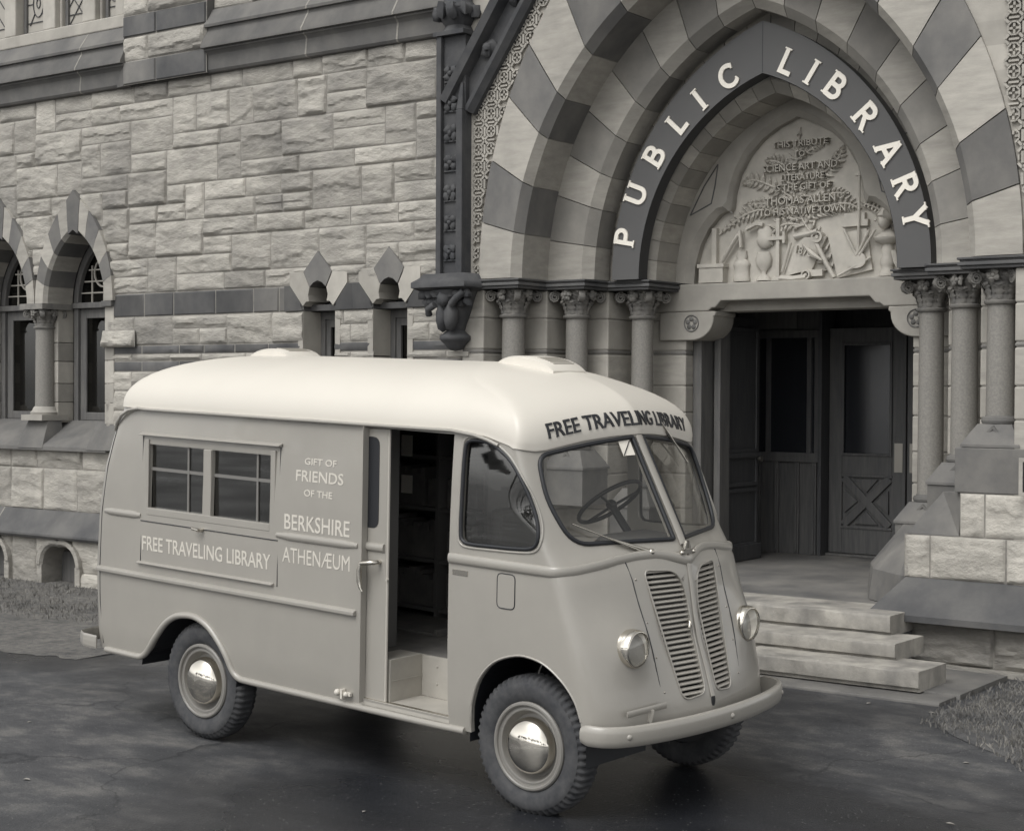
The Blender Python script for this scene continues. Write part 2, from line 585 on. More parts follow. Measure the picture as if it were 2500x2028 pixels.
M['grass'] = varied('dry short grass', .11, .22, 3, bump=0, rough=(.7, .9))

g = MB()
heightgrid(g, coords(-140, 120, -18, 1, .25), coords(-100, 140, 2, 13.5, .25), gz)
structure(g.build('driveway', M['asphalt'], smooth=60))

def dirt_z(x, y):
    return gz(x, y) + .006
v = MB()
xs = [-22 + i * .08 for i in range(140)]
vs, fs = [], []
NY = 12
for x in xs:                                   # pale gravelly strip between driveway and weeds, ragged outer edge
    y0 = 8.72 + (x + 11.8) * -.10 + .22 * noise.noise((x * 1.3, 3, 0)) + .09 * noise.noise((x * 6, 1, 0))
    for j in range(NY + 1):
        y = lerp(y0, 12.5, j / NY)
        vs.append((x, y, dirt_z(x, y) if j else gz(x, y) + .002))
n = NY + 1
for i in range(len(xs) - 1):
    for j in range(NY):
        fs.append((i * n + j, (i + 1) * n + j, (i + 1) * n + j + 1, i * n + j + 1))
v.add(vs, fs)
structure(v.build('gravel_path', M['dirt'], smooth=60))

def grass_patch(name, inside, x0, x1, y0, y1, count, hmin, hmax, seed, base, mat):
    rnd = random.Random(seed)
    mb = MB()
    k = 0
    while k < count:
        x, y = rnd.uniform(x0, x1), rnd.uniform(y0, y1)
        e = inside(x, y)
        if e <= 0 or rnd.random() > e: 
            k += .2
            continue
        k += 1
        z = base(x, y)
        a = rnd.uniform(0, 2 * pi)
        cl = .5 + .5 * noise.noise((x * 3, y * 3, seed))
        h = rnd.uniform(hmin, hmax) * (.5 + cl)
        w = rnd.uniform(.003, .007)
        dx, dy = cos(a) * w, sin(a) * w
        lx, ly = rnd.gauss(0, .45) * h, rnd.gauss(0, .45) * h
        mb.add([(x - dx, y - dy, z - .01), (x + dx, y + dy, z - .01), (x + lx * .4 + dx * .7, y + ly * .4 + dy * .7, z + h * .6), (x + lx, y + ly, z + h)],
               [(0, 1, 2), (0, 2, 3)])
    o = mb.build(name, mat)
    return o

# right lawn: curved kerbless edge
def lawn_edge(y):                               # x of the edge of the lawn at depth y
    pts = [(7.5, -1.2), (8.6, -2.35), (9.1, -2.85), (9.5, -3.22), (9.85, -3.72), (10.15, -3.98), (10.5, -4.10), (10.8, -4.08), (12.3, -4.02)]
    return interp(pts, y)[0]
v = MB()
ys = [7.5 + .12 * i for i in range(41)]
vs, fs = [], []
for y in ys:
    xe = lawn_edge(y) + .05 * noise.noise((y * 5, 2, 2))
    for i in range(13):
        x = lerp(xe, 3.0, (i / 12) ** 2)
        vs.append((x, y, gz(x, y) + (.003 if i == 0 else .014)))
for j in range(len(ys) - 1):
    for i in range(12):
        fs.append((j * 13 + i, j * 13 + i + 1, (j + 1) * 13 + i + 1, (j + 1) * 13 + i))
v.add(vs, fs)
structure(v.build('lawn_soil', M['soil'], smooth=60))
o = grass_patch('lawn_grass', lambda x, y: min(1.0, max(0.0, (x - lawn_edge(y)) * 3.5 + .4 + .3 * noise.noise((x * 4, y * 4, 2)))) * (.35 + .65 * smoothstep(-.3, .2, noise.noise((x * 2.2, y * 2.2, 5)))),
                -4.2, -1.5, 8.3, 12.0, 15000, .018, .038, 3, lambda x, y: gz(x, y) + .012, M['grass'])
tag(o, 'short worn grass of the lawn corner right of the steps', 'grass', kind='stuff')
o = grass_patch('weed_strip', lambda x, y: smoothstep(10.1, 10.7, y + .3 * noise.noise((x * 2, y * 2, 0))) * (.3 + .7 * smoothstep(-.3, .2, noise.noise((x * 1.6, y * 1.6, 9)))),
                -17.5, -10.5, 10.0, 12.2, 8000, .02, .045, 4, dirt_z, M['grass'])
tag(o, 'rough weeds and dry grass along the foot of the left wall', 'grass', kind='stuff')

# trees across the street, behind the photographer: seen only mirrored in the glass and the hubcaps
t = MB()
rnd = random.Random(31)
for k in range(22):
    tx, ty = -62 + k * 5 + rnd.uniform(-1.5, 1.5), -34 + rnd.uniform(-5, 5)
    H = rnd.uniform(6, 11)
    t.tube([(tx, ty, 0), (tx + .2, ty, H * .35), (tx + rnd.uniform(-.5, .5), ty, H * .75)], .2, 6, rs=[.28, .2, .07])
    for q in range(150):
        a_, e_ = rnd.uniform(0, 2 * pi), rnd.gauss(0, .5)
        R_ = H * .30 * rnd.uniform(.35, 1.1)
        c = Vector((tx + cos(a_) * R_, ty + sin(a_) * R_, H * .66 + e_ * H * .24))
        u = Vector((rnd.gauss(0, 1), rnd.gauss(0, 1), rnd.gauss(0, 1))).normalized() * rnd.uniform(.25, .6)
        v_ = u.cross(Vector((rnd.gauss(0, 1), rnd.gauss(0, 1), rnd.gauss(0, 1)))).normalized() * rnd.uniform(.2, .5)
        t.add([tuple(c - u), tuple(c + v_), tuple(c + u), tuple(c - v_)], [(0, 1, 2, 3)])
o = t.build('tree_row', plain('distant foliage', .05, .9))
tag(o, 'far row of dark trees mirrored in the hubcaps and side windows', 'trees', kind='stuff')

# ---------------------------------------------------------------- the library building
LW, PF, XC, ZS = 12.38, 12.2, -6.74, 3.285          # left wall face, porch face, arch axis, springing level
bld = thing('library_building', 'rock-faced stone library with banded pointed entrance arch behind the van', 'building', (-8.0, 12.4, 0))
def part(mb, name, mats, parent=None, smooth=None, bevel=0):
    return mb.build(name, mats, parent or bld, smooth, bevel, world=True)

def stone_grid(mb, x0, x1, z0, z1, Y, seed, amp, res, mat, holes, mort, flat=False):
    w, h = x1 - x0, z1 - z0
    jw = .007
    def axis(L):
        n = max(2, int(round((L - 2 * jw) / res)))
        return [0, jw] + [jw + .012 + (L - 2 * jw - .024) * i / n for i in range(n + 1)] + [L - jw, L]
    ax, az = axis(w), axis(h)
    nx, nz = len(ax), len(az)
    s1, s2 = seed * 7.13, seed * 3.7
    rnd = random.Random(seed)
    tx, tz, base = rnd.uniform(-.5, .5), rnd.uniform(-.4, .6), rnd.uniform(.6, 1.25)
    lz = rnd.uniform(.25, .6)
    ledge = rnd.random() < .45
    vs = []
    for j, c in enumerate(az):
        for i, a in enumerate(ax):
            x, z = x0 + a, z0 + c
            if i in (0, nx - 1) or j in (0, nz - 1):
                d = .004
            else:
                dm = min(a, w - a, c, h - c) - jw
                e = 1 - exp(-dm / (.013 if not flat else .004))
                if flat:
                    d = -amp * e + .002 * noise.noise((x * 8, z * 8, s2))
                else:
                    f = noise.fractal((x * 2.2 + s1, z * 7.5, s2), .85, 2.1, 6)
                    f2 = noise.noise((x * 1.3 + s1, z * 2.6, s2 + 5))
                    u = base * (.62 + .5 * f + .35 * f2 + tx * (a / w - .5) - tz * (c / h - .5))
                    if ledge:
                        zz = c / h - lz - .28 * noise.noise((x * 3.1, s1, s2)) - .10 * noise.noise((x * 11, s1, s2))
                        u += .45 * (smoothstep(-.03, .05, zz) - .6)
                    d = -amp * e * max(.08, u)
            vs.append((x, Y + d, z))
    fs, ms = [], []
    for j in range(nz - 1):
        for i in range(nx - 1):
            cx, cz = (vs[j * nx + i][0] + vs[(j + 1) * nx + i + 1][0]) / 2, (vs[j * nx + i][2] + vs[(j + 1) * nx + i + 1][2]) / 2
            if holes and holes(cx, cz): continue
            fs.append((j * nx + i, j * nx + i + 1, (j + 1) * nx + i + 1, (j + 1) * nx + i))
            edge = i == 0 or j == 0 or i == nx - 2 or j == nz - 2
            ms.append(mort if edge else mat)
    if fs: mb.add(vs, fs, ms)

def ashlar(mb, x0, x1, z0, z1, Y, seed, amp=.036, res=.026, holes=None, unit=.20, width=(.40, 1.0), single=False, tones=(0, 1, 2), mort=3, flat=False, big=.42):
    """broken-range masonry: stones one or two courses high, so no bed joint runs far"""
    rnd = random.Random(seed)
    nr = max(1, round((z1 - z0) / unit))
    zs = [z0 + (z1 - z0) * i / nr + (rnd.uniform(-.02, .02) if 0 < i < nr else 0) for i in range(nr + 1)]
    occ = [[] for _ in range(nr + 1)]
    wts = [.5, .3, .2]
    sd = seed * 100
    for r in range(nr):
        x = x0
        blocked = sorted(occ[r])
        while x < x1 - 1e-4:
            hit = [q for q in blocked if q[0] - 1e-4 <= x < q[1] - 1e-4]
            if hit:
                x = hit[0][1]
                continue
            end = min([q[0] for q in blocked if q[0] > x] + [x1])
            L = end - x
            two = (not single) and r + 1 < nr and rnd.random() < big
            w = rnd.uniform(*width) * (1.0 if not two else rnd.uniform(.75, 1.1))
            if L - w < .26: w = L
            if w > width[1] * 1.35: w = L / 2
            if w < .22: two = False
            sd += 1
            top = zs[r + 2] if two else zs[r + 1]
            stone_grid(mb, x, x + w, zs[r], top, Y, sd, amp, res, rnd.choices(tones, wts[:len(tones)])[0], holes, mort, flat)
            if two: occ[r + 1].append((x, x + w))
            x += w
ROCK = [M['rock_a'], M['rock_b'], M['rock_c'], M['mortar'], M['brown'], M['brown_b'], M['pierstone']]

# pointed arches --------------------------------------------------
def arch_pt(t, side, a, h):
    c = (h * h - a * a) / (2 * a)
    R = a + c
    ph = atan2(h, c) * t
    return (side * (R * cos(ph) - c), R * sin(ph))

def in_arch(x, z, a, h):
    """inside the pointed arch above its springing"""
    if z < 0 or z > h: return False
    c = (h * h - a * a) / (2 * a)
    return (abs(x) + c) ** 2 + z * z < (a + c) ** 2

def ring(mb, xc, zs, ain, hin, aout, hout, yf, yb, fr, tones, chamf=.05, seg=5, rough=.0, seed=1, gap=.004, sides=(-1, 1), foot=0.0):
    """voussoirs of a pointed arch: each a block with front, chamfer, soffit and extrados"""
    for side in sides:
        for b in range(len(fr) - 1):
            t0, t1 = fr[b], fr[b + 1]
            loops = []
            for i in range(seg + 1):
                t = lerp(t0, t1, i / seg)
                if i == 0: t += gap * .4
                if i == seg: t -= gap * .4
                pi_, po = arch_pt(t, side, ain, hin), arch_pt(t, side, aout, hout)
                d = Vector((po[0] - pi_[0], po[1] - pi_[1]))
                dn = d.normalized()
                pc = (pi_[0] + dn.x * chamf, pi_[1] + dn.y * chamf)
                w = rough * noise.noise((pi_[0] * 3, pi_[1] * 3, seed + b))
                w2 = rough * noise.noise((po[0] * 3, po[1] * 3, seed + b + 9))
                pm = (lerp(pc[0], po[0], .5), lerp(pc[1], po[1], .5))
                w3 = rough * noise.noise((pm[0] * 4, pm[1] * 4, seed + b + 4)) - rough * .6
                zz = zs
                loops.append([(xc + pi_[0], yb, zz + pi_[1]), (xc + pi_[0], yf + chamf * 1.1, zz + pi_[1]), (xc + pc[0], yf + w, zz + pc[1]),
                              (xc + pm[0], yf + w3, zz + pm[1]), (xc + po[0], yf + w2, zz + po[1]), (xc + po[0], yb, zz + po[1])])
            if side > 0: loops = [list(reversed(l)) for l in loops]
            mb.loft(loops, tones[b % len(tones)])
    # mortar behind the joints
    for side in sides:
        lp = []
        for i in range(25):
            t = fr[0] + (fr[-1] - fr[0]) * i / 24
            pi_, po = arch_pt(t, side, ain + .006, hin + .008), arch_pt(t, side, aout - .006, hout - .008)
            lp.append([(xc + pi_[0], yf + chamf + .012, zs + pi_[1]), (xc + po[0], yf + .014, zs + po[1]), (xc + po[0], yb - .01, zs + po[1]), (xc + pi_[0], yb - .01, zs + pi_[1])])
        if side > 0: lp = [list(reversed(l)) for l in lp]
        mb.loft([list(reversed(l)) for l in lp], max(tones) + 1)

# --- left wall -------------------------------------------------------------
WIN = [(-15.55, .53), (-17.0, .53)]
SLIT = [(-11.60, .225), (-10.62, .225)]
def hole_left(x, z):
    for xc, a in WIN + [(-18.45, .53)]:
        if abs(x - xc) < a + .04 and 1.50 < z <= 3.25: return True
        if z > 3.2 and in_arch(x - xc, z - 3.25, a + .07, .86 + .25): return True
    if x < -15.5 and 1.5 < z < 3.6: return True
    for xc, a in SLIT:
        if abs(x - xc) < a + .01 and 1.6 < z < 3.06: return True
        if abs(x - xc) < .20 and 3.0 < z < 3.36: return True
    return False
def hole_base(x, z):
    for xc in (-15.70, -17.05, -13.6):
        if abs(x - xc) < .33 and z < .12: return True
        if in_arch(x - xc, z - .10, .33, .23): return True
    return False
WX0, WX1 = -19.0, -9.6
w = MB()
ashlar(w, WX0, WX1, -.35, .43, LW - .10, 11, .04, .03, hole_base, .39, (.5, .9))
ashlar(w, WX0, WX1, .74, 1.50, LW, 12, .04, .03, None, .25, (.4, .9))
ashlar(w, WX0, WX1, 1.50, 2.42, LW, 13, .036, .035, hole_left, .23, (.4, .8))
ashlar(w, -15.0, WX1, 2.54, 2.62, LW, 14, .036, .035, hole_left, .08, (.4, .8), True)
ashlar(w, -15.0, WX1, 2.72, 3.05, LW, 15, .036, .026, hole_left, .165, (.35, .7))
ashlar(w, WX0, WX1, 3.32, 5.72, LW, 16, .040, .020, hole_left, .195, (.36, .92), big=.36)
# one big boulder-faced stone catching the light beside the window
stone_grid(w, -15.02, -14.45, 2.70, 2.90, LW - .05, 991, .12, .024, 1, None, 3)
part(w, 'stone_wall', ROCK, smooth=28)
w = MB()
x = -14.92
rnd = random.Random(5)
while x < -10.15:                                       # dark smooth band between window and slits
    x2 = min(x + rnd.uniform(.38, .7), -10.1)
    stone_grid(w, x, x2, 3.05, 3.32, LW, int(-x * 50), .012, .06, rnd.choice([5, 5, 4]), lambda a, b: hole_left(a, b), 3, True)
    x = x2
x = -15.0
while x < -9.7:
    x2 = min(x + rnd.uniform(.4, .8), -9.6)
    for (a, b) in ((2.42, 2.54), (2.62, 2.72)):
        stone_grid(w, x, x2, a, b, LW, int(-x * 70 + a * 10), .02, .05, 4, hole_left, 3)
    x = x2
part(w, 'dark_stone_band', ROCK, smooth=30)
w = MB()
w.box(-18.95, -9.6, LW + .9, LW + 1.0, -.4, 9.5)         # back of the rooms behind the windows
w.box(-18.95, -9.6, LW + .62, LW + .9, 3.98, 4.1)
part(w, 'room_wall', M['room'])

# water table, window sill course
def moulding(name, prof, x0, x1, Y, mat, joints=(), jm=None):
    mb = MB()
    n = 14
    for i in range(n):
        pass
    mb.loft([[(x0, Y + p[0], p[1]) for p in prof], [(x1, Y + p[0], p[1]) for p in prof]], 0)
    for jx, sk in joints:                               # pale mortar joints crossing the course
        lp = []
        for p in prof[:-1]:
            lp.append((jx + sk * p[1], Y + p[0] - .003, p[1]))
        for (a, b) in zip(lp, lp[1:]):
            mb.add([(a[0] - .012, a[1], a[2] ), (a[0] + .012, a[1], a[2]), (b[0] + .012, b[1], b[2]), (b[0] - .012, b[1], b[2])], [(0, 1, 2, 3)], 1)
    return part(mb, name, [M[mat], M['mortar']], smooth=30)
moulding('water_table', [(0.05, .42), (-.20, .42), (-.22, .45), (-.22, .475), (-.02, .745), (.05, .745)], WX0, -9.0, LW, 'brown', [(-16.9, 0), (-14.6, 0), (-12.5, 0)])
UP = [(.05, 5.69), (-.07, 5.705), (-.09, 5.73), (-.09, 5.89), (-.115, 5.92), (-.14, 5.93), (-.14, 5.955), (-.185, 5.955), (-.185, 5.985), (-.10, 6.155), (-.10, 6.19), (-.135, 6.19), (-.135, 6.22), (-.02, 6.405), (.05, 6.405)]
moulding('string_course', UP, WX0, -14.55, LW, 'brown_b', [(-15.95, .1), (-18.1, .1)])
moulding('string_course', UP, -13.22, -9.6, LW, 'brown_b', [(-12.3, .1), (-11.05, .1)])
# buttress between the string courses, with banded stones
w = MB()
for (a, b, tn_, amp) in ((5.70, 5.97, 5, .02), (6.24, 6.49, 4, .02), (6.72, 7.1, 5, .02)):
    stone_grid(w, -14.58, -14.02, a, b, LW - .11, 70 + int(a * 9), amp, .04, tn_, None, 3, True)
    stone_grid(w, -14.02, -13.20, a, b, LW - .11, 80 + int(a * 9), amp, .04, 4, None, 3, True)
for (a, b) in ((5.97, 6.24), (6.49, 6.72)):
    stone_grid(w, -14.58, -14.16, a, b, LW - .11, 41 + int(a * 9), .05, .026, 1, None, 3)
    stone_grid(w, -14.16, -13.20, a, b, LW - .11, 51 + int(a * 9), .05, .026, 0, None, 3)
w.box(-14.58, -14.575, LW - .10, LW + .1, 5.70, 7.1, 5)
w.box(-13.205, -13.2, LW - .10, LW + .1, 5.70, 7.1, 5)
w.add([(-14.72, LW - .09, 5.70), (-14.58, LW - .11, 5.97), (-14.58, LW, 5.97), (-14.58, LW - .11, 5.70)], [(0, 3, 1), (0, 1, 2)], 5)
part(w, 'buttress', ROCK, smooth=30)
w = MB()
ashlar(w, -13.2, -9.6, 6.405, 8.6, LW, 21, .04, .045)
ashlar(w, -14.6, -13.2, 7.1, 8.6, LW - .15, 22, .04, .045)
part(w, 'upper_wall', ROCK, smooth=28)

# upper leaded windows in a stone mullion frame
w = MB()
w.box(-19.0, -14.55, LW - .03, LW + .30, 6.407, 6.555)                   # sill stone
w.box(-16.92, -16.70, LW - .02, LW + .25, 6.555, 8.6)
for xm in (-16.02, -15.28):
    w.box(xm - .15, xm + .08, LW - .02, LW + .25, 6.555, 8.6)
    w.box(xm + .08, xm + .12, LW + .05, LW + .25, 6.555, 8.6)
w.box(-14.86, -14.56, LW + .0, LW + .25, 6.555, 8.6)
w.box(-19.0, -17.75, LW - .02, LW + .25, 6.555, 8.6)
part(w, 'window_mullion_frame', M['midlight'], bevel=.015)
for k, (a, b) in enumerate(((-17.74, -16.93), (-16.69, -16.18), (-15.89, -15.44), (-15.15, -14.87))):
    f = MB()
    f.box(a, a + .05, LW + .10, LW + .16, 6.556, 8.58); f.box(b - .05, b, LW + .10, LW + .16, 6.556, 8.58); f.box(a + .05, b - .05, LW + .10, LW + .16, 6.556, 6.60)
    win = part(f, 'leaded_window', M['woodframe'])
    p = MB(); p.box(a + .05, b - .05, LW + .13, LW + .135, 6.60, 8.58)
    part(p, 'glass_pane', M['leadglass2'] if 'leadglass2' in M else M['curtain'], win)
    l = MB()
    y0, y1 = LW + .118, LW + .129
    cx = (a + b) / 2
    if k % 2 == 1:
        for zc in (6.95, 7.75):
            l.strip([(cx + .10 * cos(q), zc + .17 * sin(q)) for q in [2 * pi * i / 16 for i in range(16)]], .008, y0, y1, closed=True)
            l.strip([(cx + .035 * cos(q), zc + .06 * sin(q)) for q in [2 * pi * i / 10 for i in range(10)]], .008, y0, y1, closed=True)
            for sx in (-1, 1):
                l.strip([(cx + sx * .07, zc + .12), (cx + sx * .16, zc + .26)], .007, y0, y1)
                l.strip([(cx + sx * .07, zc - .12), (cx + sx * .16, zc - .26)], .007, y0, y1)
                l.strip([(cx + sx * .10, zc), (cx + sx * .2, zc)], .007, y0, y1)
    else:
        for i in range(-6, 9):
            z0 = 6.6 + i * .22
            for sg in (1, -1):
                pts = []
                xa, xb = a + .05, b - .05
                za, zb = (z0, z0 + (xb - xa) * 1.15) if sg > 0 else (z0 + (xb - xa) * 1.15, z0)
                if max(za, zb) > 8.5 or min(za, zb) < 6.6: continue
                l.strip([(xa, za), (xb, zb)], .007, y0, y1)
    for zc in (6.72, 7.3, 7.36):
        l.strip([(a + .05, zc), (b - .05, zc)], .009, y0, y1)
    part(l, 'leading', M['lead'], win)

# arched windows with banded voussoirs
FRW = [0, .30, .52, .72, .90]
for idx, xc in enumerate((-15.55, -17.0, -18.45)):
    a_, h_, zi = .53, .86, 3.25
    v = MB()
    fr = [0, .19, .38, .57, .76, .90]
    ring(v, xc, zi, a_, h_, .715, 1.30, LW - .055, LW + .36, fr, [1, 0, 1, 0, 1], .04, 4, .006, 3 + idx)
    # keystone
    L0, R0 = arch_pt(.904, -1, a_, h_), arch_pt(.904, 1, a_, h_)
    L1, R1 = arch_pt(.904, -1, .715, 1.30), arch_pt(.904, 1, .715, 1.30)
    v.prism([(xc + L0[0], zi + L0[1]), (xc, zi + h_), (xc + R0[0], zi + R0[1]), (xc + R1[0], zi + R1[1]), (xc, zi + 1.335), (xc + L1[0], zi + L1[1])], 'y', LW - .06, LW + .36, 0)
    win = part(v, 'arched_window', [M['brown_b'], M['light'], M['mortar']], smooth=30)
    s = MB()
    yw = LW + .37
    # sash frame: outer arched frame, transom, casement stiles
    s.prism([(xc - .52, 1.80), (xc - .44, 1.80), (xc - .44, 3.25), (xc - .52, 3.25)], 'y', yw, yw + .1)
    s.prism([(xc + .44, 1.80), (xc + .52, 1.80), (xc + .52, 3.25), (xc + .44, 3.25)], 'y', yw, yw + .1)
    s.box(xc - .53, xc + .53, yw - .03, yw + .1, 3.20, 3.27)
    s.box(xc - .52, xc + .52, yw - .02, yw + .1, 1.74, 1.83)
    for sx in (-1, 1):
        s.box(xc + sx * .38 - .055, xc + sx * .38 + .055, yw + .035, yw + .08, 1.831, 3.199)
    s.box(xc - .325, xc + .325, yw + .035, yw + .08, 1.832, 1.93)
    s.box(xc - .325, xc + .325, yw + .035, yw + .08, 3.08, 3.199)
    for sd_ in (-1, 1):
        s.loft([[(xc + p[0], yw + yy, 3.271 + p[1]) for p, yy in ((arch_pt(t, sd_, .52, .845), 0), (arch_pt(t, sd_, .44, .715), 0), (arch_pt(t, sd_, .44, .715), .1), (arch_pt(t, sd_, .52, .845), .1))][::sd_] for t in [i / 12 for i in range(13)]])
    part(s, 'sash_frame', M['woodframe'], win, bevel=.008)
    p = MB()
    p.box(xc - .33, xc + .33, yw + .055, yw + .06, 1.92, 3.09)
    n = 14
    pl = [(xc + q[0], 3.27 + q[1]) for q in [arch_pt(i / n, 1, .45, .73) for i in range(n + 1)]] + [(xc + q[0], 3.27 + q[1]) for q in [arch_pt(i / n, -1, .45, .73) for i in range(n - 1, -1, -1)]]
    p.prism(pl, 'y', yw + .055, yw + .06)
    part(p, 'glass_pane', M['leadglass'], win)
    l = MB()
    y0, y1 = yw + .035, yw + .05
    for zc in (.12, .26, .40):
        q = .44 * (1 - (zc / .75) ** 1.6)
        l.strip([(xc - q, 3.27 + zc), (xc + q, 3.27 + zc)], .016, y0, y1)
    for xo in (-.22, 0, .22):
        l.strip([(xc + xo, 3.27), (xc + xo, 3.27 + .70 * (1 - (abs(xo) / .44) ** 1.5))], .016, y0 + .001, y1 + .001)
    l.strip([(xc + .17 * cos(q), 3.27 + .36 + .17 * sin(q)) for q in [2 * pi * i / 20 for i in range(20)]], .022, y0 - .004, y1 - .003, closed=True)
    part(l, 'tracery', M['midlight'], win)
    c = MB()
    c.box(xc - .30, xc - .02, yw + .25, yw + .26, 1.83, 3.2)
    part(c, 'curtain', M['mid'], win)
# jambs, sill, colonnettes
for xa, xb, yj in ((-15.02, -14.86, LW - .015), (-16.445, -16.105, LW + .16), (-17.895, -17.555, LW + .16)):
    w = MB()
    for z0, z1, t in ((1.80, 2.05, 1), (2.05, 2.28, 0), (2.28, 2.55, 1), (2.55, 2.78, 0), (2.78, 3.25, 1)):
        w.box(xa, xb, yj, LW + .40, z0 + .003, z1 - .003, t)
    part(w, 'window_jamb', [M['mid'], M['midlight']], bevel=.008)
w = MB()
w.loft([[(x, LW + .36, 1.83), (x, LW + .30, 1.79), (x, LW - .10, 1.545), (x, LW - .12, 1.52), (x, LW - .12, 1.475), (x, LW + .36, 1.475)] for x in (-19.0, -14.88)])
for xm in (-16.275, -17.725, -14.98):
    w.loft([[(xm - .24, LW - .13, 1.50), (xm + .24, LW - .13, 1.50), (xm + .24, LW + .2, 1.50), (xm - .24, LW + .2, 1.50)], [(xm - .19, LW + .0, 1.83), (xm + .19, LW + .0, 1.83), (xm + .19, LW + .2, 1.83), (xm - .19, LW + .2, 1.83)]])
part(w, 'window_sill', M['brown_b'], smooth=30)

def capital_mesh(mb, x, y, z0, z1, r, R, seed, leaves=8):
    """foliate capital: bell with two tiers of curling leaves, corner volutes and mid-face flowers"""
    H = z1 - z0
    rnd = random.Random(seed)
    mb.lathe([(r + .012, z0 - .035), (r + .026, z0 - .022), (r + .026, z0 - .008), (r + .008, z0), (r + .006, z0 + H * .3), (r + .03, z0 + H * .65), (R * .86, z0 + H * .96), (R * .86, z1)], (x, y, 0), 'z', 24)
    def leaf(a, zb, h, out, w):
        ca, sa = cos(a), sin(a)
        P = [(r + .004, 0), (r + .012, .35), (r + .02 + out * .25, .70), (r + .02 + out * .75, .95), (r + .02 + out, .92), (r + .02 + out * 1.02, .78)]
        pts = cr([(x + ca * q, y + sa * q, zb + h * t) for q, t in P], 3)
        n_ = len(pts)
        rs = [w * (.55 + .6 * sin(pi * min(1, (i / (n_ - 1)) * .95 + .05))) * (1 + .22 * (1 if i % 3 == 1 else -1)) for i in range(n_)]
        rs[-1] = w * .25
        mb.tube(pts, 1, 8, rs=rs, up=(ca, sa, .15), sq=(1, .32))
    for k in range(leaves):
        leaf(2 * pi * k / leaves + .2, z0 + .002, H * .55, .030 + .006 * rnd.random(), .034)
        leaf(2 * pi * (k + .5) / leaves + .2, z0 + H * .18, H * .68, .055 + .008 * rnd.random(), .036)
    for k in range(4):
        a = pi / 4 + k * pi / 2
        leaf(a, z0 + H * .30, H * .66, R * 1.22 - r - .02, .046)
        ca, sa = cos(a), sin(a)
        tx_, ty_ = -sa, ca                                      # spiral volute in the radial plane at each corner
        c0 = (x + ca * R * 1.20, y + sa * R * 1.20, z0 + H * .72)
        sp = []
        for i in range(20):
            t = i / 19
            rr = .052 * (1 - .8 * t)
            an = pi / 2 - t * 2.2 * 2 * pi
            sp.append((c0[0] + ca * rr * cos(an), c0[1] + sa * rr * cos(an), c0[2] + rr * sin(an)))
        mb.tube(sp, .022, 6, up=(tx_, ty_, 0), sq=(.6, 1.5))
        a = k * pi / 2
        c1 = (x + cos(a) * R * 1.0, y + sin(a) * R * 1.0, z0 + H * .80)
        for j in range(5):
            b_ = 2 * pi * j / 5 + rnd.random()
            mb.ball((c1[0] - sin(a) * .032 * cos(b_), c1[1] + cos(a) * .032 * cos(b_), c1[2] + .032 * sin(b_)), .027, (1, 1, 1), 0, 8, .5)
        mb.ball((c1[0] + cos(a) * .012, c1[1] + sin(a) * .012, c1[2]), .022, (1, 1, 1), 0, 8)

for xm in (-16.275, -17.725):
    c = MB(); c.lathe([(.118, 2.0), (.112, 2.95)], (xm, LW + .10, 0), 'z', 24)
    col = part(c, 'colonnette', M['column'], smooth=40)
    c = MB(); capital_mesh(c, xm, LW + .10, 2.98, 3.18, .11, .17, 4, 6); c.box(xm - .22, xm + .22, LW - .11, LW + .33, 3.181, 3.25)
    part(c, 'capital', M['capital'], col, smooth=50)
    c = MB(); c.lathe([(.17, 1.90), (.175, 1.93), (.15, 1.955), (.145, 1.975), (.125, 2.0)], (xm, LW + .10, 0), 'z', 24); c.box(xm - .2, xm + .2, LW - .10, LW + .30, 1.831, 1.90)
    part(c, 'column_base', M['mid'], col, smooth=40)
c = MB(); c.box(-15.04, -14.86, LW - .06, LW + .36, 3.18, 3.25); part(c, 'impost_block', M['brown_b'], bevel=.01)

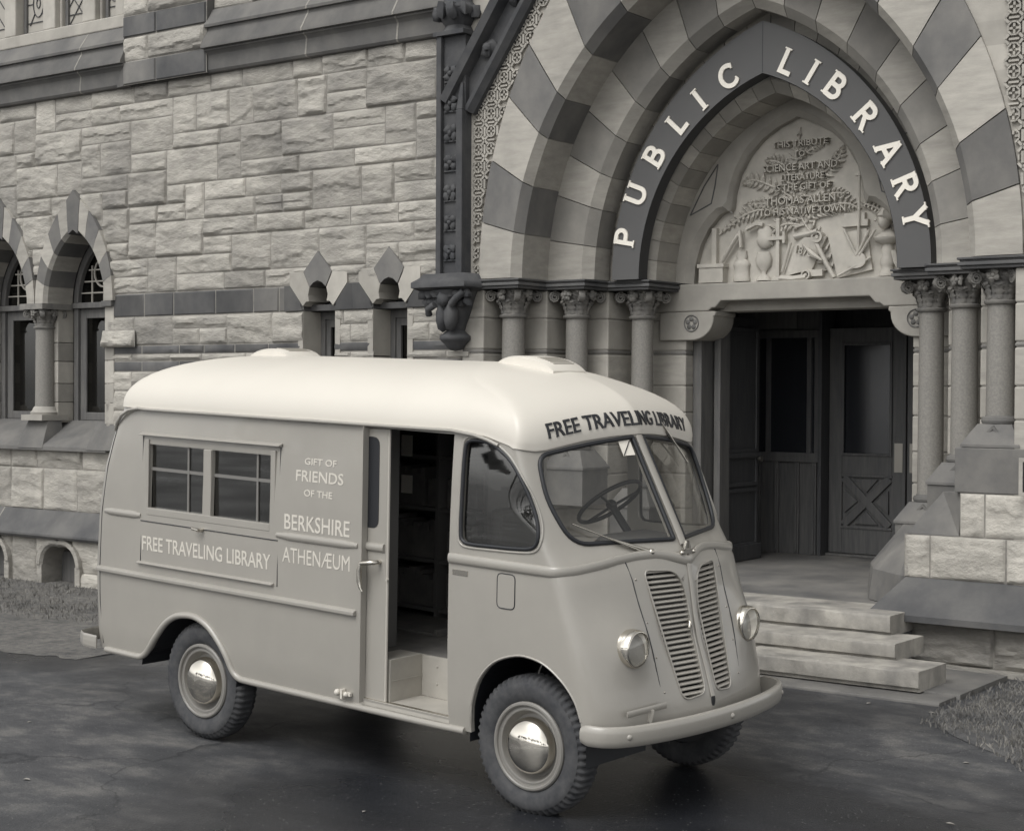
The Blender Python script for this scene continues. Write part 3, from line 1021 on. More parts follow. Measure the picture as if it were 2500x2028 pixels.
# slit windows with pointed diamond heads
for xc, _a in SLIT:
    h = MB()
    A = [(0, 3.675), (-.205, 3.46), (0, 3.36), (.195, 3.46)]
    h.prism([(xc + p[0], p[1]) for p in [(0, 3.675), (-.205, 3.46), (-.115, 3.30), (-.06, 3.345), (0, 3.365), (.06, 3.345), (.115, 3.30), (.20, 3.46)]], 'y', LW - .035, LW + .3, 0)
    for sx in (-1, 1):
        h.prism([(xc + sx * p[0], p[1]) for p in [(.21, 3.462), (.41, 3.462), (.41, 3.33), (.215, 3.10), (.17, 3.145), (.125, 3.15), (.14, 3.22), (.12, 3.295)]], 'y', LW - .03, LW + .3, 1)
        h.prism([(xc + sx * p[0], p[1]) for p in [(.412, 3.325), (.49, 3.325), (.49, 3.055), (.228, 3.055), (.26, 3.13), (.222, 3.095)]], 'y', LW - .028, LW + .3, 2)
        for zz, t in ((1.6, 1), (2.085, 1), (2.57, 1)):
            h.box(xc + sx * .228, xc + sx * .30, LW - .012, LW + .30, zz + .005, zz + .480, 1)
    h.box(xc - .228, xc + .228, LW + .1, LW + .3, 3.056, 3.12, 2)
    sw = part(h, 'slit_window', [M['brown_b'], M['midlight'], M['brown']], smooth=20, bevel=.008)
    f = MB()
    y0 = LW + .26
    f.box(xc - .225, xc - .16, y0, y0 + .05, 1.6, 3.05); f.box(xc + .16, xc + .225, y0, y0 + .05, 1.6, 3.05); f.box(xc - .16, xc + .16, y0, y0 + .05, 2.97, 3.05)
    f.box(xc - .16, xc - .10, y0 + .02, y0 + .06, 1.6, 2.97); f.box(xc + .10, xc + .16, y0 + .02, y0 + .06, 1.6, 2.97); f.box(xc - .10, xc + .10, y0 + .02, y0 + .06, 2.89, 2.97)
    part(f, 'sash_frame', M['woodframe'], sw)
    f = MB(); f.box(xc - .13, xc + .13, y0 + .045, y0 + .05, 1.6, 2.95); part(f, 'glass_pane', M['leadglass'], sw)
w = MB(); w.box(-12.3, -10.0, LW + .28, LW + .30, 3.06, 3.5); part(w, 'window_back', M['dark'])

# basement window arches
for xc in (-15.70, -17.05, -13.6):
    h = MB()
    ring(h, xc, .10, .31, .22, .40, .30, LW - .17, LW + .25, [0, .34, .67, 1.0], [0], .03, 5, .004, 5)
    for sx in (-1, 1):
        h.box(xc + sx * .355 - .045, xc + sx * .355 + .045, LW - .155, LW + .25, -.25, .10, 0)
    bw_ = part(h, 'basement_window', [M['rock_c'], M['mortar']], smooth=30)
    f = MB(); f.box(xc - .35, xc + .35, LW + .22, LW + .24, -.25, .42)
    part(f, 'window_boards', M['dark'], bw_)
    f = MB(); f.box(xc - .30, xc - .05, LW + .14, LW + .18, -.25, .24); part(f, 'sash_frame', M['woodframe'], bw_)
# ---------------------------------------------------------------- entrance arch
FR1 = [0, .107, .224, .345, .448, .572, .704, .85, 1.0]
FR2 = [0, .10, .213, .316, .433, .547, .668, .783, .891, 1.0]
FR3 = [i / 12 for i in range(13)]
r1 = MB()
ring(r1, XC, ZS, 2.17, 2.86, 2.615, 4.02, PF, 12.72, FR1, [1, 0], .075, 6, .006, 31, .003)
part(r1, 'outer_arch_ring', [M['o_brown'], M['light'], M['mortar']], smooth=32)
r2 = MB()
ring(r2, XC, ZS, 1.695, 2.35, 2.20, 2.92, 12.71, 13.06, FR2, [1, 0], .085, 6, .004, 32, .003)
part(r2, 'middle_arch_ring', [M['o_dark'], M['light'], M['mortar']], smooth=32)
r3 = MB()
ring(r3, XC, ZS, 1.255, 1.66, 1.74, 2.40, 13.10, 13.64, FR3, [0, 1], .10, 3, .003, 33, .003)
part(r3, 'inner_arch_ring', [M['light'], M['o_mid'], M['mortar']], smooth=32)

# porch wall above the arch: hidden backing with an arched hole, and carved diaper panels
n = 16
def arch_poly(a, h, zt, x0, x1):
    """wall polygon strips between the arch extrados and a rectangle, one side"""
    pass
w = MB()
for side in (-1, 1):
    for i in range(24):
        t0, t1 = i / 24, (i + 1) / 24
        p, q = arch_pt(t0, side, 2.58, 3.97), arch_pt(t1, side, 2.58, 3.97)
        xo = side * 4.6 if side > 0 else -2.95
        a = [(XC + p[0], PF + .035, ZS + p[1]), (XC + q[0], PF + .035, ZS + q[1]), (XC + xo, PF + .035, ZS + q[1]), (XC + xo, PF + .035, ZS + p[1])]
        w.add(a, [(0, 1, 2, 3) if side < 0 else (3, 2, 1, 0)])
w.box(XC - 2.95, XC + 4.6, PF + .055, PF + .3, ZS + 3.97, 9.0)
w.box(XC - 2.95, XC - 2.35, PF + .40, PF + .6, 3.3, 8.0)
w.box(XC + 2.35, XC + 4.6, PF + .40, PF + .6, 3.3, 8.0)
part(w, 'gable_wall', M['midlight'])

def coping_x(z):                       # lower edge of the raking coping on the left
    return -9.44 + (z - 4.93) * .70
def diaper(side):
    mb = MB()
    PX, PZ = .150, .165                 # cell size
    y0, y1 = PF - .0, PF + .055
    def inside(x, z):
        xr = abs(x - XC)
        out = (xr + 1.72) ** 2 + (z - ZS) ** 2 > (2.625 + 1.72) ** 2
        if side < 0: return out and x > -9.52 and (z < 4.9 or x > coping_x(z) - .02)
        return out and x < -2.6
    def put(pts, w_, dy):
        if all(inside(x, z) for x, z in pts): mb.strip(pts, w_, y0 + dy, y1, 0)
    for i in range(-1, 14):
        for j in range(0, 28):
            cx = (-9.375 if side < 0 else -4.06) + i * PX
            cz = ZS + .085 + j * PZ
            hx, hz = PX / 2, PZ / 2
            # quatrefoil of four petals round an eye, framed by a cusped lattice
            for k in range(8):
                a0, a1 = pi / 8 + k * pi / 4, pi / 8 + (k + 1) * pi / 4
                put([(cx + .050 * cos(a0), cz + .054 * sin(a0)), (cx + .050 * cos(a1), cz + .054 * sin(a1))], .013, 0)
            for dx, dz in ((1, 0), (-1, 0), (0, 1), (0, -1)):
                put([(cx + dx * .012, cz + dz * .012), (cx + dx * .038, cz + dz * .040)], .018, .006)
            for dx, dz in ((1, 1), (1, -1), (-1, 1), (-1, -1)):
                put([(cx + dx * .040, cz + dz * .044), (cx + dx * (hx - .002), cz + dz * (hz - .002))], .020, .002)
            put([(cx + hx, cz - .045), (cx + hx, cz + .045)], .022, .001)
            put([(cx - .040, cz + hz), (cx + .040, cz + hz)], .016, .003)
    if side < 0:
        mb.box(-9.51, -9.43, PF - .002, PF + .05, 3.29, 4.95)
    return part(mb, 'carved_diaper_panel', M['light'])
diaper(-1); diaper(1)

# raking gable coping with carved bosses
w = MB()
def rake(off, z):                       # offset at right angles, up-left positive
    return (coping_x(z) - off * .82, z + off * .57)
dirn = Vector((.70, 1.0)).normalized()
def rk(s, off):
    b = Vector((-9.40, 4.86)) + dirn * s
    nrm = Vector((-dirn.y, dirn.x))
    return b + nrm * off
prof = [(0.0, .12), (0.0, -.05), (.05, -.10), (.09, -.10), (.11, -.04), (.25, -.04), (.27, -.16), (.345, -.18), (.36, -.14), (.36, .12)]
loops = []
for s in (0.0, 3.6):
    l = []
    for off, yy in prof:
        p = rk(s if off < .2 else s - .05, off)
        l.append((p.x, PF + yy, p.y))
    loops.append(l)
w.loft(loops)
for s in (.60, 1.15, 1.70, 2.3):
    p = rk(s, .18)
    w.ball((p.x, PF - .055, p.y), .085, (1, .75, 1), 0, 12, .35)
    w.ball((p.x + .01, PF - .115, p.y + .005), .04, (1, .8, 1), 0, 8, .3)
part(w, 'gable_coping', M['iron'], smooth=40)

# corner pilaster with floral blocks, finial and figure corbel
w = MB()
yp = PF - .15
w.box(-9.775, -9.455, yp + .05, LW + .05, 3.34, 5.62)
w.box(-9.775, -9.715, yp, yp + .05, 3.34, 5.62)
w.box(-9.53, -9.455, yp, yp + .05, 3.34, 4.9)
w.loft([[(-9.53, yp, 4.9), (-9.455, yp, 4.9), (-9.455, yp + .1, 4.9), (-9.53, yp + .1, 4.9)], [(-9.50, yp + .03, 5.16), (-9.47, yp + .03, 5.16), (-9.47, yp + .1, 5.16), (-9.50, yp + .1, 5.16)]])
pil = part(w, 'pilaster', M['iron'], bevel=.006)
for k in range(7):
    zc = 3.55 + k * .285
    f = MB()
    for (dx, dz) in ((-.038, .035), (.038, .035), (-.038, -.035), (.038, -.035)):
        f.ball((-9.622 + dx, yp + .035, zc + dz), .042, (1, .7, 1), 0, 8, .5)
    f.ball((-9.622, yp + .02, zc), .028, (1, .8, 1), 0, 8, .3)
    f.box(-9.70, -9.545, yp + .03, yp + .05, zc - .085, zc - .072)
    part(f, 'carved_flower', M['iron'], pil, smooth=60)
w = MB()
w.box(-9.80, -9.43, yp - .02, LW, 5.62, 5.66)
w.lathe([(.17, 5.66), (.13, 5.72), (.20, 5.82), (.22, 5.88), (.15, 5.95), (.14, 6.05), (.09, 6.4), (.05, 6.8), (.0, 6.95)], (-9.615, yp + .15, 0), 'z', 10)
rnd = random.Random(8)
for k in range(10):
    a = 2 * pi * k / 10
    w.ball((-9.615 + cos(a) * .19, yp + .15 + sin(a) * .19, 5.84 + .02 * (k % 2)), .065, (1, 1, 1.1), 0, 8, .7)
for z in (6.1, 6.3, 6.5):
    for k in range(6):
        a = 2 * pi * k / 6
        w.ball((-9.615 + cos(a) * (.16 - (z - 6.1) * .14), yp + .15 + sin(a) * (.16 - (z - 6.1) * .14), z), .05, (1, 1, 1.5), 0, 8, .6)
part(w, 'pinnacle', M['iron'], pil, smooth=60)
w = MB()
w.loft([[(-9.615 + sx * a, y, z) for sx, y in ((-1, yp - b), (1, yp - b), (1, LW), (-1, LW))] for a, b, z in ((.27, .10, 3.175), (.325, .17, 3.205), (.325, .17, 3.255), (.28, .10, 3.30), (.26, .06, 3.34), (.2, .03, 3.345))])
for k in range(7):
    w.ball((-9.87 + k * .088, yp - .06, 3.15), .06, (1, .9, .8), 0, 8, .6)
    w.ball((-9.84 + k * .08, yp - .02, 3.07), .06, (1, .9, .9), 0, 8, .6)
w.lathe([(.0, 2.60), (.05, 2.61), (.09, 2.64), (.10, 2.66), (.14, 2.70), (.155, 2.715), (.155, 2.745), (.12, 2.77), (.09, 2.80), (.11, 2.86), (.16, 2.98), (.2, 3.1), (.24, 3.18)], (-9.60, yp + .10, 0), 'z', 18)
w.ball((-9.655, yp - .03, 2.93), .085, (.8, .9, 1.6), 0, 10, .25)
w.ball((-9.535, yp - .05, 2.93), .085, (.8, .9, 1.6), 0, 10, .25)
w.ball((-9.60, yp - .07, 3.10), .075, (1, 1, 1.1), 0, 10, .3)
w.tube([(-9.50, yp - .10, 3.04), (-9.42, yp - .12, 3.10), (-9.35, yp - .1, 3.16)], .035, 7)
w.tube([(-9.70, yp - .10, 3.04), (-9.78, yp - .10, 3.0), (-9.8, yp - .06, 2.95)], .035, 7)
part(w, 'figure_corbel', M['iron'], smooth=60)
w = MB()
w.box(-9.72, -9.47, PF - .02, LW, 2.555, 2.60); part(w, 'corbel_stone', M['light'])

# jambs: stepped piers between the columns (left and mirrored right)
def mir(x): return 2 * XC - x
JL = [(-9.56, PF), (-9.30, PF), (-9.30, 12.64), (-8.87, 12.64), (-8.87, 13.06), (-8.44, 13.06), (-8.44, 13.62), (-7.90, 13.62), (-7.90, 14.05), (-9.56, 14.05)]
courses = [.5, .80, 1.08, 1.42, 1.70, 2.02, 2.28, 2.58, 2.62, 2.92, 3.19]
for side in (0, 1):
    w = MB()
    tn_ = [0, 1, 0, 1, 1, 0, 1, 2, 0, 1]
    for k, (z0, z1) in enumerate(zip(courses, courses[1:])):
        poly = [((mir(p[0]) if p[0] > -9.5 else -3.0) if side else p[0], p[1]) for p in JL]
        w.prism(poly, 'z', z0 + .004, z1 - .004, tn_[k])
    q = [(p[0] + (.008 if p[0] < -9.4 else -.008), p[1] + .008) for p in JL]
    w.prism([((mir(p[0]) if p[0] > -9.5 else -3.008) if side else p[0], p[1]) for p in q], 'z', .45, 3.188, 3)
    # cushion-shaped stop on the upper arrises
    part(w, 'jamb_pier', [M['midlight'], M['light'], M['lintel'], M['mortar']], bevel=.012)
# abacus band that follows the steps
AB = [(-9.40, PF - .03), (-8.875, PF - .03), (-8.875, 12.62), (-8.43, 12.62), (-8.43, 13.02), (-7.965, 13.02), (-7.965, 13.62), (-9.40, 13.62)]
for side in (0, 1):
    w = MB()
    for o_, z0, z1 in ((.0, 3.19, 3.215), (.018, 3.217, 3.245), (.005, 3.247, 3.262), (.022, 3.262, 3.281)):
        poly = [(p[0] + (o_ if p[0] > -9.3 else -o_), p[1] - o_) for p in AB]
        w.prism([(mir(p[0]) if side else p[0], p[1]) for p in poly], 'z', z0, z1)
    part(w, 'abacus', M['brown'], bevel=.005)

CP = [(-9.115, 12.43, .109, 1.99), (-8.665, 12.85, .107, 1.66), (-8.20, 13.30, .107, 1.29)]
for side in (0, 1):
    for i, (x, y, r, zb) in enumerate(CP):
        x = mir(x) if side else x
        c = MB(); c.lathe([(r * 1.03, zb + .05), (r * 1.02, zb + .5), (r * .97, 2.94)], (x, y, 0), 'z', 32)
        col = part(c, 'column', M['column'], smooth=40)
        c = MB(); capital_mesh(c, x, y, 2.955, 3.19, r, .185, i + 5 * side)
        part(c, 'capital', M['capital'], col, smooth=55)
        c = MB()
        c.lathe([(r * 1.08, zb + .06), (r * 1.12, zb + .05), (r * 1.30, zb + .045), (r * 1.36, zb + .02), (r * 1.30, zb - .0), (r * 1.2, zb - .005)], (x, y, 0), 'z', 28)
        zz = zb - .165
        a0, a1 = .135, .235
        c.loft([[(x - a1, y - a1, zz - .02), (x + a1, y - a1, zz - .02), (x + a1, y + a1, zz - .02), (x - a1, y + a1, zz - .02)],
                [(x - a1, y - a1, zz), (x + a1, y - a1, zz), (x + a1, y + a1, zz), (x - a1, y + a1, zz)],
                [(x - a0, y - a0, zb - .005), (x + a0, y - a0, zb - .005), (x + a0, y + a0, zb - .005), (x - a0, y + a0, zb - .005)]])
        # little gablet carved on the slope
        c.strip([(x - .12, zz + .075), (x - .06, zz + .075), (x, zz + .135), (x + .06, zz + .075), (x + .12, zz + .075)], .02, y - a1 + .06, y - .1)
        c.box(x - a1 + .012, x + a1 - .012, y - a1 + .012, y + a1 - .012, zz - .36, zz - .02)
        part(c, 'column_base', M['plinth'], col, smooth=25)

# right pier: rock-faced lower courses with weathered dark stops
w = MB()
for i_, (a_, b_) in enumerate(((-5.05, -4.84), (-4.84, -4.23), (-4.23, -3.6), (-3.6, -3.0))): stone_grid(w, a_, b_, .755, 1.10, PF, 611 + i_, .026, .016, 6, None, 3)
for i_, (a_, b_) in enumerate(((-4.60, -4.40), (-4.40, -3.75), (-3.75, -3.0))): stone_grid(w, a_, b_, 1.10, 1.445, PF, 631 + i_, .028, .016, 6, None, 3)
for i_, (a_, b_) in enumerate(((-4.97, -4.30), (-4.30, -3.6), (-3.6, -3.0))): stone_grid(w, a_, b_, .10, .425, PF - .05, 661 + i_, .08, .016, 2, None, 3)
w.box(-4.78, -3.0, PF - .12, PF + .1, -.12, .098, 2)
stone_grid(w, -5.055, -4.99, .755, 1.10, PF, 5, .01, .03, 0, None, 3)
part(w, 'pier_wall', ROCK, smooth=30)
w = MB()
w.box(-5.04, -3.0, PF + .02, 12.9, .5, 1.10, 0)
w.box(-4.59, -3.0, PF + .02, 12.9, 1.10, 1.445, 0)
w.box(-4.645, -3.0, PF - .005, 12.66, 1.447, 1.80, 0)
part(w, 'pier_block', M['plinth'], bevel=.008)
w = MB()
# water table of the pier: sloped, mitred return on its left
def wt(xl, y, z): return [(xl, y, z), (-3.0, y, z)]
A = [(-5.26, PF - .22, .43), (-3.0, PF - .22, .43), (-3.0, PF - .23, .475), (-5.27, PF - .23, .475)]
w.add([(-5.27, PF - .23, .43), (-3.0, PF - .23, .43), (-3.0, PF - .23, .48), (-5.27, PF - .23, .48), (-5.04, PF + .0, .755), (-3.0, PF + .0, .755),
       (-5.10, PF + .25, .43), (-5.10, PF + .25, .48), (-5.0, PF + .3, .755), (-3.0, PF + .1, .43)],
      [(0, 1, 2, 3), (3, 2, 5, 4), (6, 0, 3, 7), (7, 3, 4, 8), (0, 6, 9, 1), (4, 5, 8)])
w.box(-3.75, -3.735, PF - .232, PF + .01, .432, .482)
part(w, 'water_table', M['brown'])
w = MB()
# pyramid stop in front of the second course, and splayed plinth running back to the door
w.add([(-5.04, PF - .0, 1.103), (-4.605, PF + .0, 1.103), (-4.605, PF + .03, 1.45), (-4.80, PF + .16, 1.44), (-5.02, 12.75, 1.12), (-4.62, PF + .3, 1.45), (-4.605, PF + .3, 1.103)],
      [(0, 1, 3), (1, 2, 3), (0, 3, 4), (3, 2, 5), (3, 5, 4), (4, 5, 6)])
w.loft([[(-5.12, 12.21, .50), (-5.50, 12.53, .50), (-5.72, 13.0, .50), (-5.72, 13.62, .50), (-4.9, 13.62, .50), (-4.9, 12.3, .5)],
        [(-5.10, 12.22, .76), (-5.47, 12.55, .76), (-5.69, 13.0, .76), (-5.69, 13.62, .76), (-4.9, 13.62, .76), (-4.9, 12.3, .76)],
        [(-5.05, 12.40, 1.09), (-5.18, 12.75, 1.10), (-5.42, 13.06, 1.10), (-5.50, 13.62, 1.10), (-4.9, 13.62, 1.10), (-4.9, 12.5, 1.10)]])
part(w, 'weathered_plinth', M['plinth'], bevel=.008)

# lintel, carved brackets and tympanum
w = MB()
w.prism([(-8.35, 3.0), (-7.64, 3.0), (-7.60, 3.03), (-7.56, 3.03), (-7.50, 3.095), (-5.98, 3.095), (-5.92, 3.03), (-5.88, 3.03), (-5.84, 3.0), (-5.1, 3.0), (-5.1, 3.265), (-8.35, 3.265)], 'y', 13.58, 13.78, 0)
w.box(-8.35, -5.1, 13.78, 14.05, 3.0, 3.265, 0)
part(w, 'door_lintel', M['frame'], bevel=.012)
for sx in (-1, 1):
    b = MB()
    pts = [(0, 2.998), (-.0, 2.955), (.02, 2.95), (.02, 2.93)]
    arc = [(.02 + .24 - .24 * cos(a), 2.93 - .21 * sin(a)) for a in [i * pi / 2 / 8 for i in range(1, 9)]]
    poly = pts + arc + [(.62, 2.72), (.62, 2.998)]
    x0 = -7.56 if sx < 0 else -5.80
    b.prism([(x0 + sx * p[0], p[1]) for p in poly], 'y', 13.585, 14.0, 0)
    br = part(b, 'door_bracket', M['frame'], smooth=40, bevel=.01)
    b = MB()
    fx = x0 + sx * .26
    for k in range(5):
        a = pi / 2 + 2 * pi * k / 5
        b.ball((fx + .042 * cos(a), 13.585, 2.885 + .042 * sin(a)), .026, (1, .45, 1), 0, 8)
    b.lathe([(.085, 13.583), (.08, 13.575), (.07, 13.583)], (fx, 0, 2.885), 'y', 20)
    part(b, 'carved_flower', M['brown_b'], br, smooth=60)

TYA = [(-1.09, 3.268), (-1.075, 3.45), (-1.02, 3.64), (-.93, 3.80), (-.82, 3.915), (-.745, 3.955), (-.70, 3.945), (-.675, 3.985), (-.66, 4.12), (-.61, 4.29), (-.50, 4.47), (-.36, 4.61), (-.20, 4.71), (0, 4.79)]
def outer_pt(i, n):
    p = arch_pt(i / (n - 1), -1, 1.30, 1.66)
    return (p[0], ZS + p[1])
w = MB()
nT = len(TYA)
vs, fs = [], []
ya, yb_ = 13.585, 13.74
full_in = TYA + [(-p[0], p[1]) for p in reversed(TYA[:-1])]
out_l = [outer_pt(i, nT) for i in range(nT)]
full_out = out_l + [(-p[0], p[1]) for p in reversed(out_l[:-1])]
k = len(full_in)
for p, q in zip(full_in, full_out):
    nrm = Vector((q[0] - p[0], q[1] - p[1])).normalized()
    vs += [(XC + q[0], ya, q[1]), (XC + p[0] + nrm.x * .07, ya, p[1] + nrm.y * .07), (XC + p[0] + nrm.x * .012, ya + .05, p[1] + nrm.y * .012), (XC + p[0], ya + .06, p[1]), (XC + p[0], yb_, p[1])]
for i in range(k - 1):
    for j in range(4):
        fs.append((i * 5 + j, i * 5 + j + 1, (i + 1) * 5 + j + 1, (i + 1) * 5 + j))
w.add(vs, fs)
tym = part(w, 'tympanum_frame', M['frame'], smooth=35)
w = MB()                                   # sunk spandrel lines on the frame
for sx in (-1, 1):
    for pts in ([(-1.10, 3.93), (-.95, 4.20), (-.80, 4.40)], [(-1.10, 3.93), (-.87, 4.03), (-.83, 4.20), (-.80, 4.40)]):
        w.strip([(XC + sx * -p[0] * -1, p[1]) for p in pts], .012, ya - .003, ya + .01)
part(w, 'incised_line', M['brown'], tym)

# the carved relief
w = MB()
w.prism([(XC + p[0] * 1.02, p[1] + .002) for p in full_in], 'y', 13.72, 13.80)
yr = 13.72
rnd = random.Random(12)
def frond(pts, lw, n, yb2=yr, d=.024, taper=True):
    path = cr(pts, 8)
    w.tube([(XC + p[0], yb2 - d * .5, p[1]) for p in path], .011, 6)
    m = len(path) - 1
    for i in range(1, n):
        t = i / n
        f = t * m
        a = int(f)
        p = Vector(path[a]).lerp(Vector(path[min(a + 1, m)]), f - a)
        dv = (Vector(path[min(a + 1, m)]) - Vector(path[a])).normalized()
        L = lw * (sin(pi * min(1, t * .9 + .12)) ** .7 if taper else 1) * rnd.uniform(.85, 1.1)
        for s in (-1, 1):
            nn = Vector((-dv.y, dv.x)) * s
            e = p + nn * L * .8 + dv * L * .45
            mid = p + nn * L * .45 + dv * L * .12
            w.tube([(XC + p.x, yb2, p.y), (XC + mid.x, yb2 - d, mid.y), (XC + e.x, yb2 - d * .3, e.y)], .012, 5, rs=[.010, .015, .005])
# palm stem rising from bottom centre-right, with branches
frond([(.34, 3.29), (.20, 3.58), (.02, 3.86), (-.06, 4.10), (-.03, 4.40), (0, 4.70)], .17, 20)
frond([(.02, 3.84), (-.25, 3.95), (-.55, 3.92), (-.85, 3.74)], .11, 17)
frond([(.05, 3.78), (-.15, 3.80), (-.30, 3.70), (-.34, 3.58)], .12, 10)
frond([(.06, 3.80), (.22, 3.92), (.45, 3.96), (.62, 3.90)], .12, 13)
frond([(-.03, 4.02), (-.25, 4.15), (-.48, 4.24), (-.60, 4.20)], .11, 12)
frond([(-.02, 4.02), (.2, 4.22), (.38, 4.36), (.44, 4.50)], .11, 12)
frond([(-.03, 4.25), (-.2, 4.38), (-.36, 4.42)], .09, 9)
frond([(-.03, 3.95), (-.3, 4.00), (-.58, 4.02)], .09, 12)
frond([(.05, 3.92), (.3, 4.05), (.5, 4.05)], .08, 10)
frond([(-.02, 4.4), (.15, 4.5), (.25, 4.52)], .06, 7)
frond([(.62, 3.96), (.80, 3.88), (.93, 3.74)], .08, 10)
# lower band: furnace with chimney, bottles, urns, scroll, palette, bust
def jar(x, prof, sq=.5):
    n0 = len(w.v)
    w.lathe(prof, (XC + x, yr, 0), 'z', 18)
    for i in range(n0, len(w.v)):
        a = w.v[i]
        w.v[i] = (a[0], yr - .012 + (a[1] - yr) * sq, a[2])
w.box(XC - 1.02, XC - .76, yr - .085, yr, 3.275, 3.42); w.box(XC - 1.035, XC - .745, yr - .095, yr, 3.42, 3.455)
w.box(XC - .905, XC - .855, yr - .05, yr, 3.455, 3.80)
w.tube([(XC - .80, yr - .04, 3.47), (XC - .62, yr - .05, 3.72), (XC - .60, yr - .05, 3.76), (XC - .585, yr - .05, 3.6)], .018, 7)
jar(-.60, [(.085, 3.28), (.09, 3.31), (.08, 3.33), (.08, 3.42), (.09, 3.44), (.075, 3.47), (.05, 3.49), (.06, 3.52), (.05, 3.55), (.055, 3.57), (.02, 3.58), (.018, 3.76)])
jar(-.365, [(.08, 3.28), (.06, 3.31), (.025, 3.34), (.03, 3.37), (.075, 3.42), (.085, 3.48), (.07, 3.53), (.06, 3.55)])
jar(-.355, [(.02, 3.58), (.06, 3.60), (.085, 3.65), (.085, 3.68), (.075, 3.70), (.08, 3.75), (.05, 3.79), (.02, 3.80)])
w.tube([(XC - .35, yr - .05, 3.80), (XC - .42, yr - .05, 3.815), (XC - .53, yr - .05, 3.77)], .022, 7)
w.box(XC - .225, XC - .19, yr - .04, yr, 3.28, 3.86); w.box(XC - .30, XC - .12, yr - .05, yr, 3.655, 3.69); w.box(XC - .15, XC - .125, yr - .055, yr, 3.62, 3.73)
jar(-.2, [(.085, 3.275), (.08, 3.30), (.04, 3.315), (.02, 3.32)])
w.loft([[(XC - .16 + .10 * i, yr - .02 - .05 * sin(pi * i / 3.2), 3.30 + .02 * i), (XC - .02 + .105 * i, yr - .03 - .05 * sin(pi * i / 3.2), 3.66 + .0 * i), (XC - .02 + .105 * i, yr, 3.66), (XC - .16 + .10 * i, yr, 3.30 + .02 * i)] for i in range(4)])
for (x0, z0, rr) in ((.21, 3.66, .055), (.10, 3.315, .045)):
    w.lathe([(0, yr - .07), (rr * .3, yr - .07), (rr * .3, yr - .05), (rr * .7, yr - .05), (rr * .7, yr - .075), (rr, yr - .075), (rr, yr)], (XC + x0, 0, z0), 'y', 18)
w.tube([(XC - .02, yr - .05, 3.67), (XC + .1, yr - .055, 3.685), (XC + .21, yr - .05, 3.71)], .03, 8)
w.tube([(XC - .16, yr - .05, 3.29), (XC - .03, yr - .07, 3.275), (XC + .10, yr - .05, 3.29)], .035, 8)
w.tube([(XC - .15, yr - .05, 3.35), (XC - .06, yr - .06, 3.62)], .014, 6)
w.box(XC + .11, XC + .26, yr - .05, yr, 3.30, 3.36)
w.tube([(XC + .07, yr - .08, 3.60), (XC + .18, yr - .08, 3.50), (XC + .27, yr - .08, 3.44)], .02, 6, rs=[.006, .028, .01])
w.tube([(XC + .20, yr - .05, 3.60), (XC + .30, yr - .06, 3.42), (XC + .38, yr - .05, 3.28)], .022, 6)
w.prism([(XC + .30, 3.66), (XC + .68, 3.72), (XC + .74, 3.34), (XC + .40, 3.275)], 'y', yr - .028, yr)
w.prism([(XC + .44, 3.74), (XC + .70, 3.74), (XC + .70, 3.80), (XC + .67, 3.80), (XC + .67, 3.86), (XC + .47, 3.86), (XC + .47, 3.80), (XC + .44, 3.80)], 'y', yr - .045, yr)
pal = [(XC + .60 + .095 * cos(a), 3.43 + .075 * sin(a)) for a in [2 * pi * i / 22 for i in range(22)]]
w.prism(pal, 'y', yr - .065, yr)
for (xa, za, xb, zb) in ((.60, 3.47, .47, 3.72), (.63, 3.47, .78, 3.70), (.61, 3.48, .72, 3.70), (.62, 3.50, .62, 4.22), (.42, 3.29, .74, 3.45)):
    w.tube([(XC + xa, yr - .06, za), (XC + xb, yr - .05, zb)], .012, 6)
w.box(XC + .575, XC + .665, yr - .055, yr, 4.20, 4.225); w.lathe([(.0, 4.18), (.03, 4.2), (.012, 4.24), (.0, 4.30)], (XC + .62, yr - .04, 0), 'z', 8)
# bust on a turned pedestal
jar(.88, [(.075, 3.275), (.08, 3.30), (.055, 3.33), (.06, 3.37), (.075, 3.40), (.05, 3.46), (.06, 3.52), (.045, 3.56), (.12, 3.60), (.125, 3.625), (.06, 3.67), (.035, 3.70)], .7)
w.ball((XC + .865, yr - .055, 3.775), .07, (.85, .9, 1.15), 0, 14)
w.ball((XC + .885, yr - .05, 3.815), .072, (1, .95, .85), 0, 12, .5)
w.tube([(XC + .82, yr - .115, 3.79), (XC + .815, yr - .125, 3.765)], .012, 6)
w.tube([(XC + .95, yr - .04, 3.50), (XC + .98, yr - .05, 3.40), (XC + 1.04, yr - .04, 3.30)], .025, 6)
w.v = [(p_[0], yr - (yr - p_[1]) * 1.2 if p_[1] < yr else p_[1], p_[2]) for p_ in w.v]      # cut the carving deeper
rel = part(w, 'carved_relief', M['relief'], tym, smooth=50)

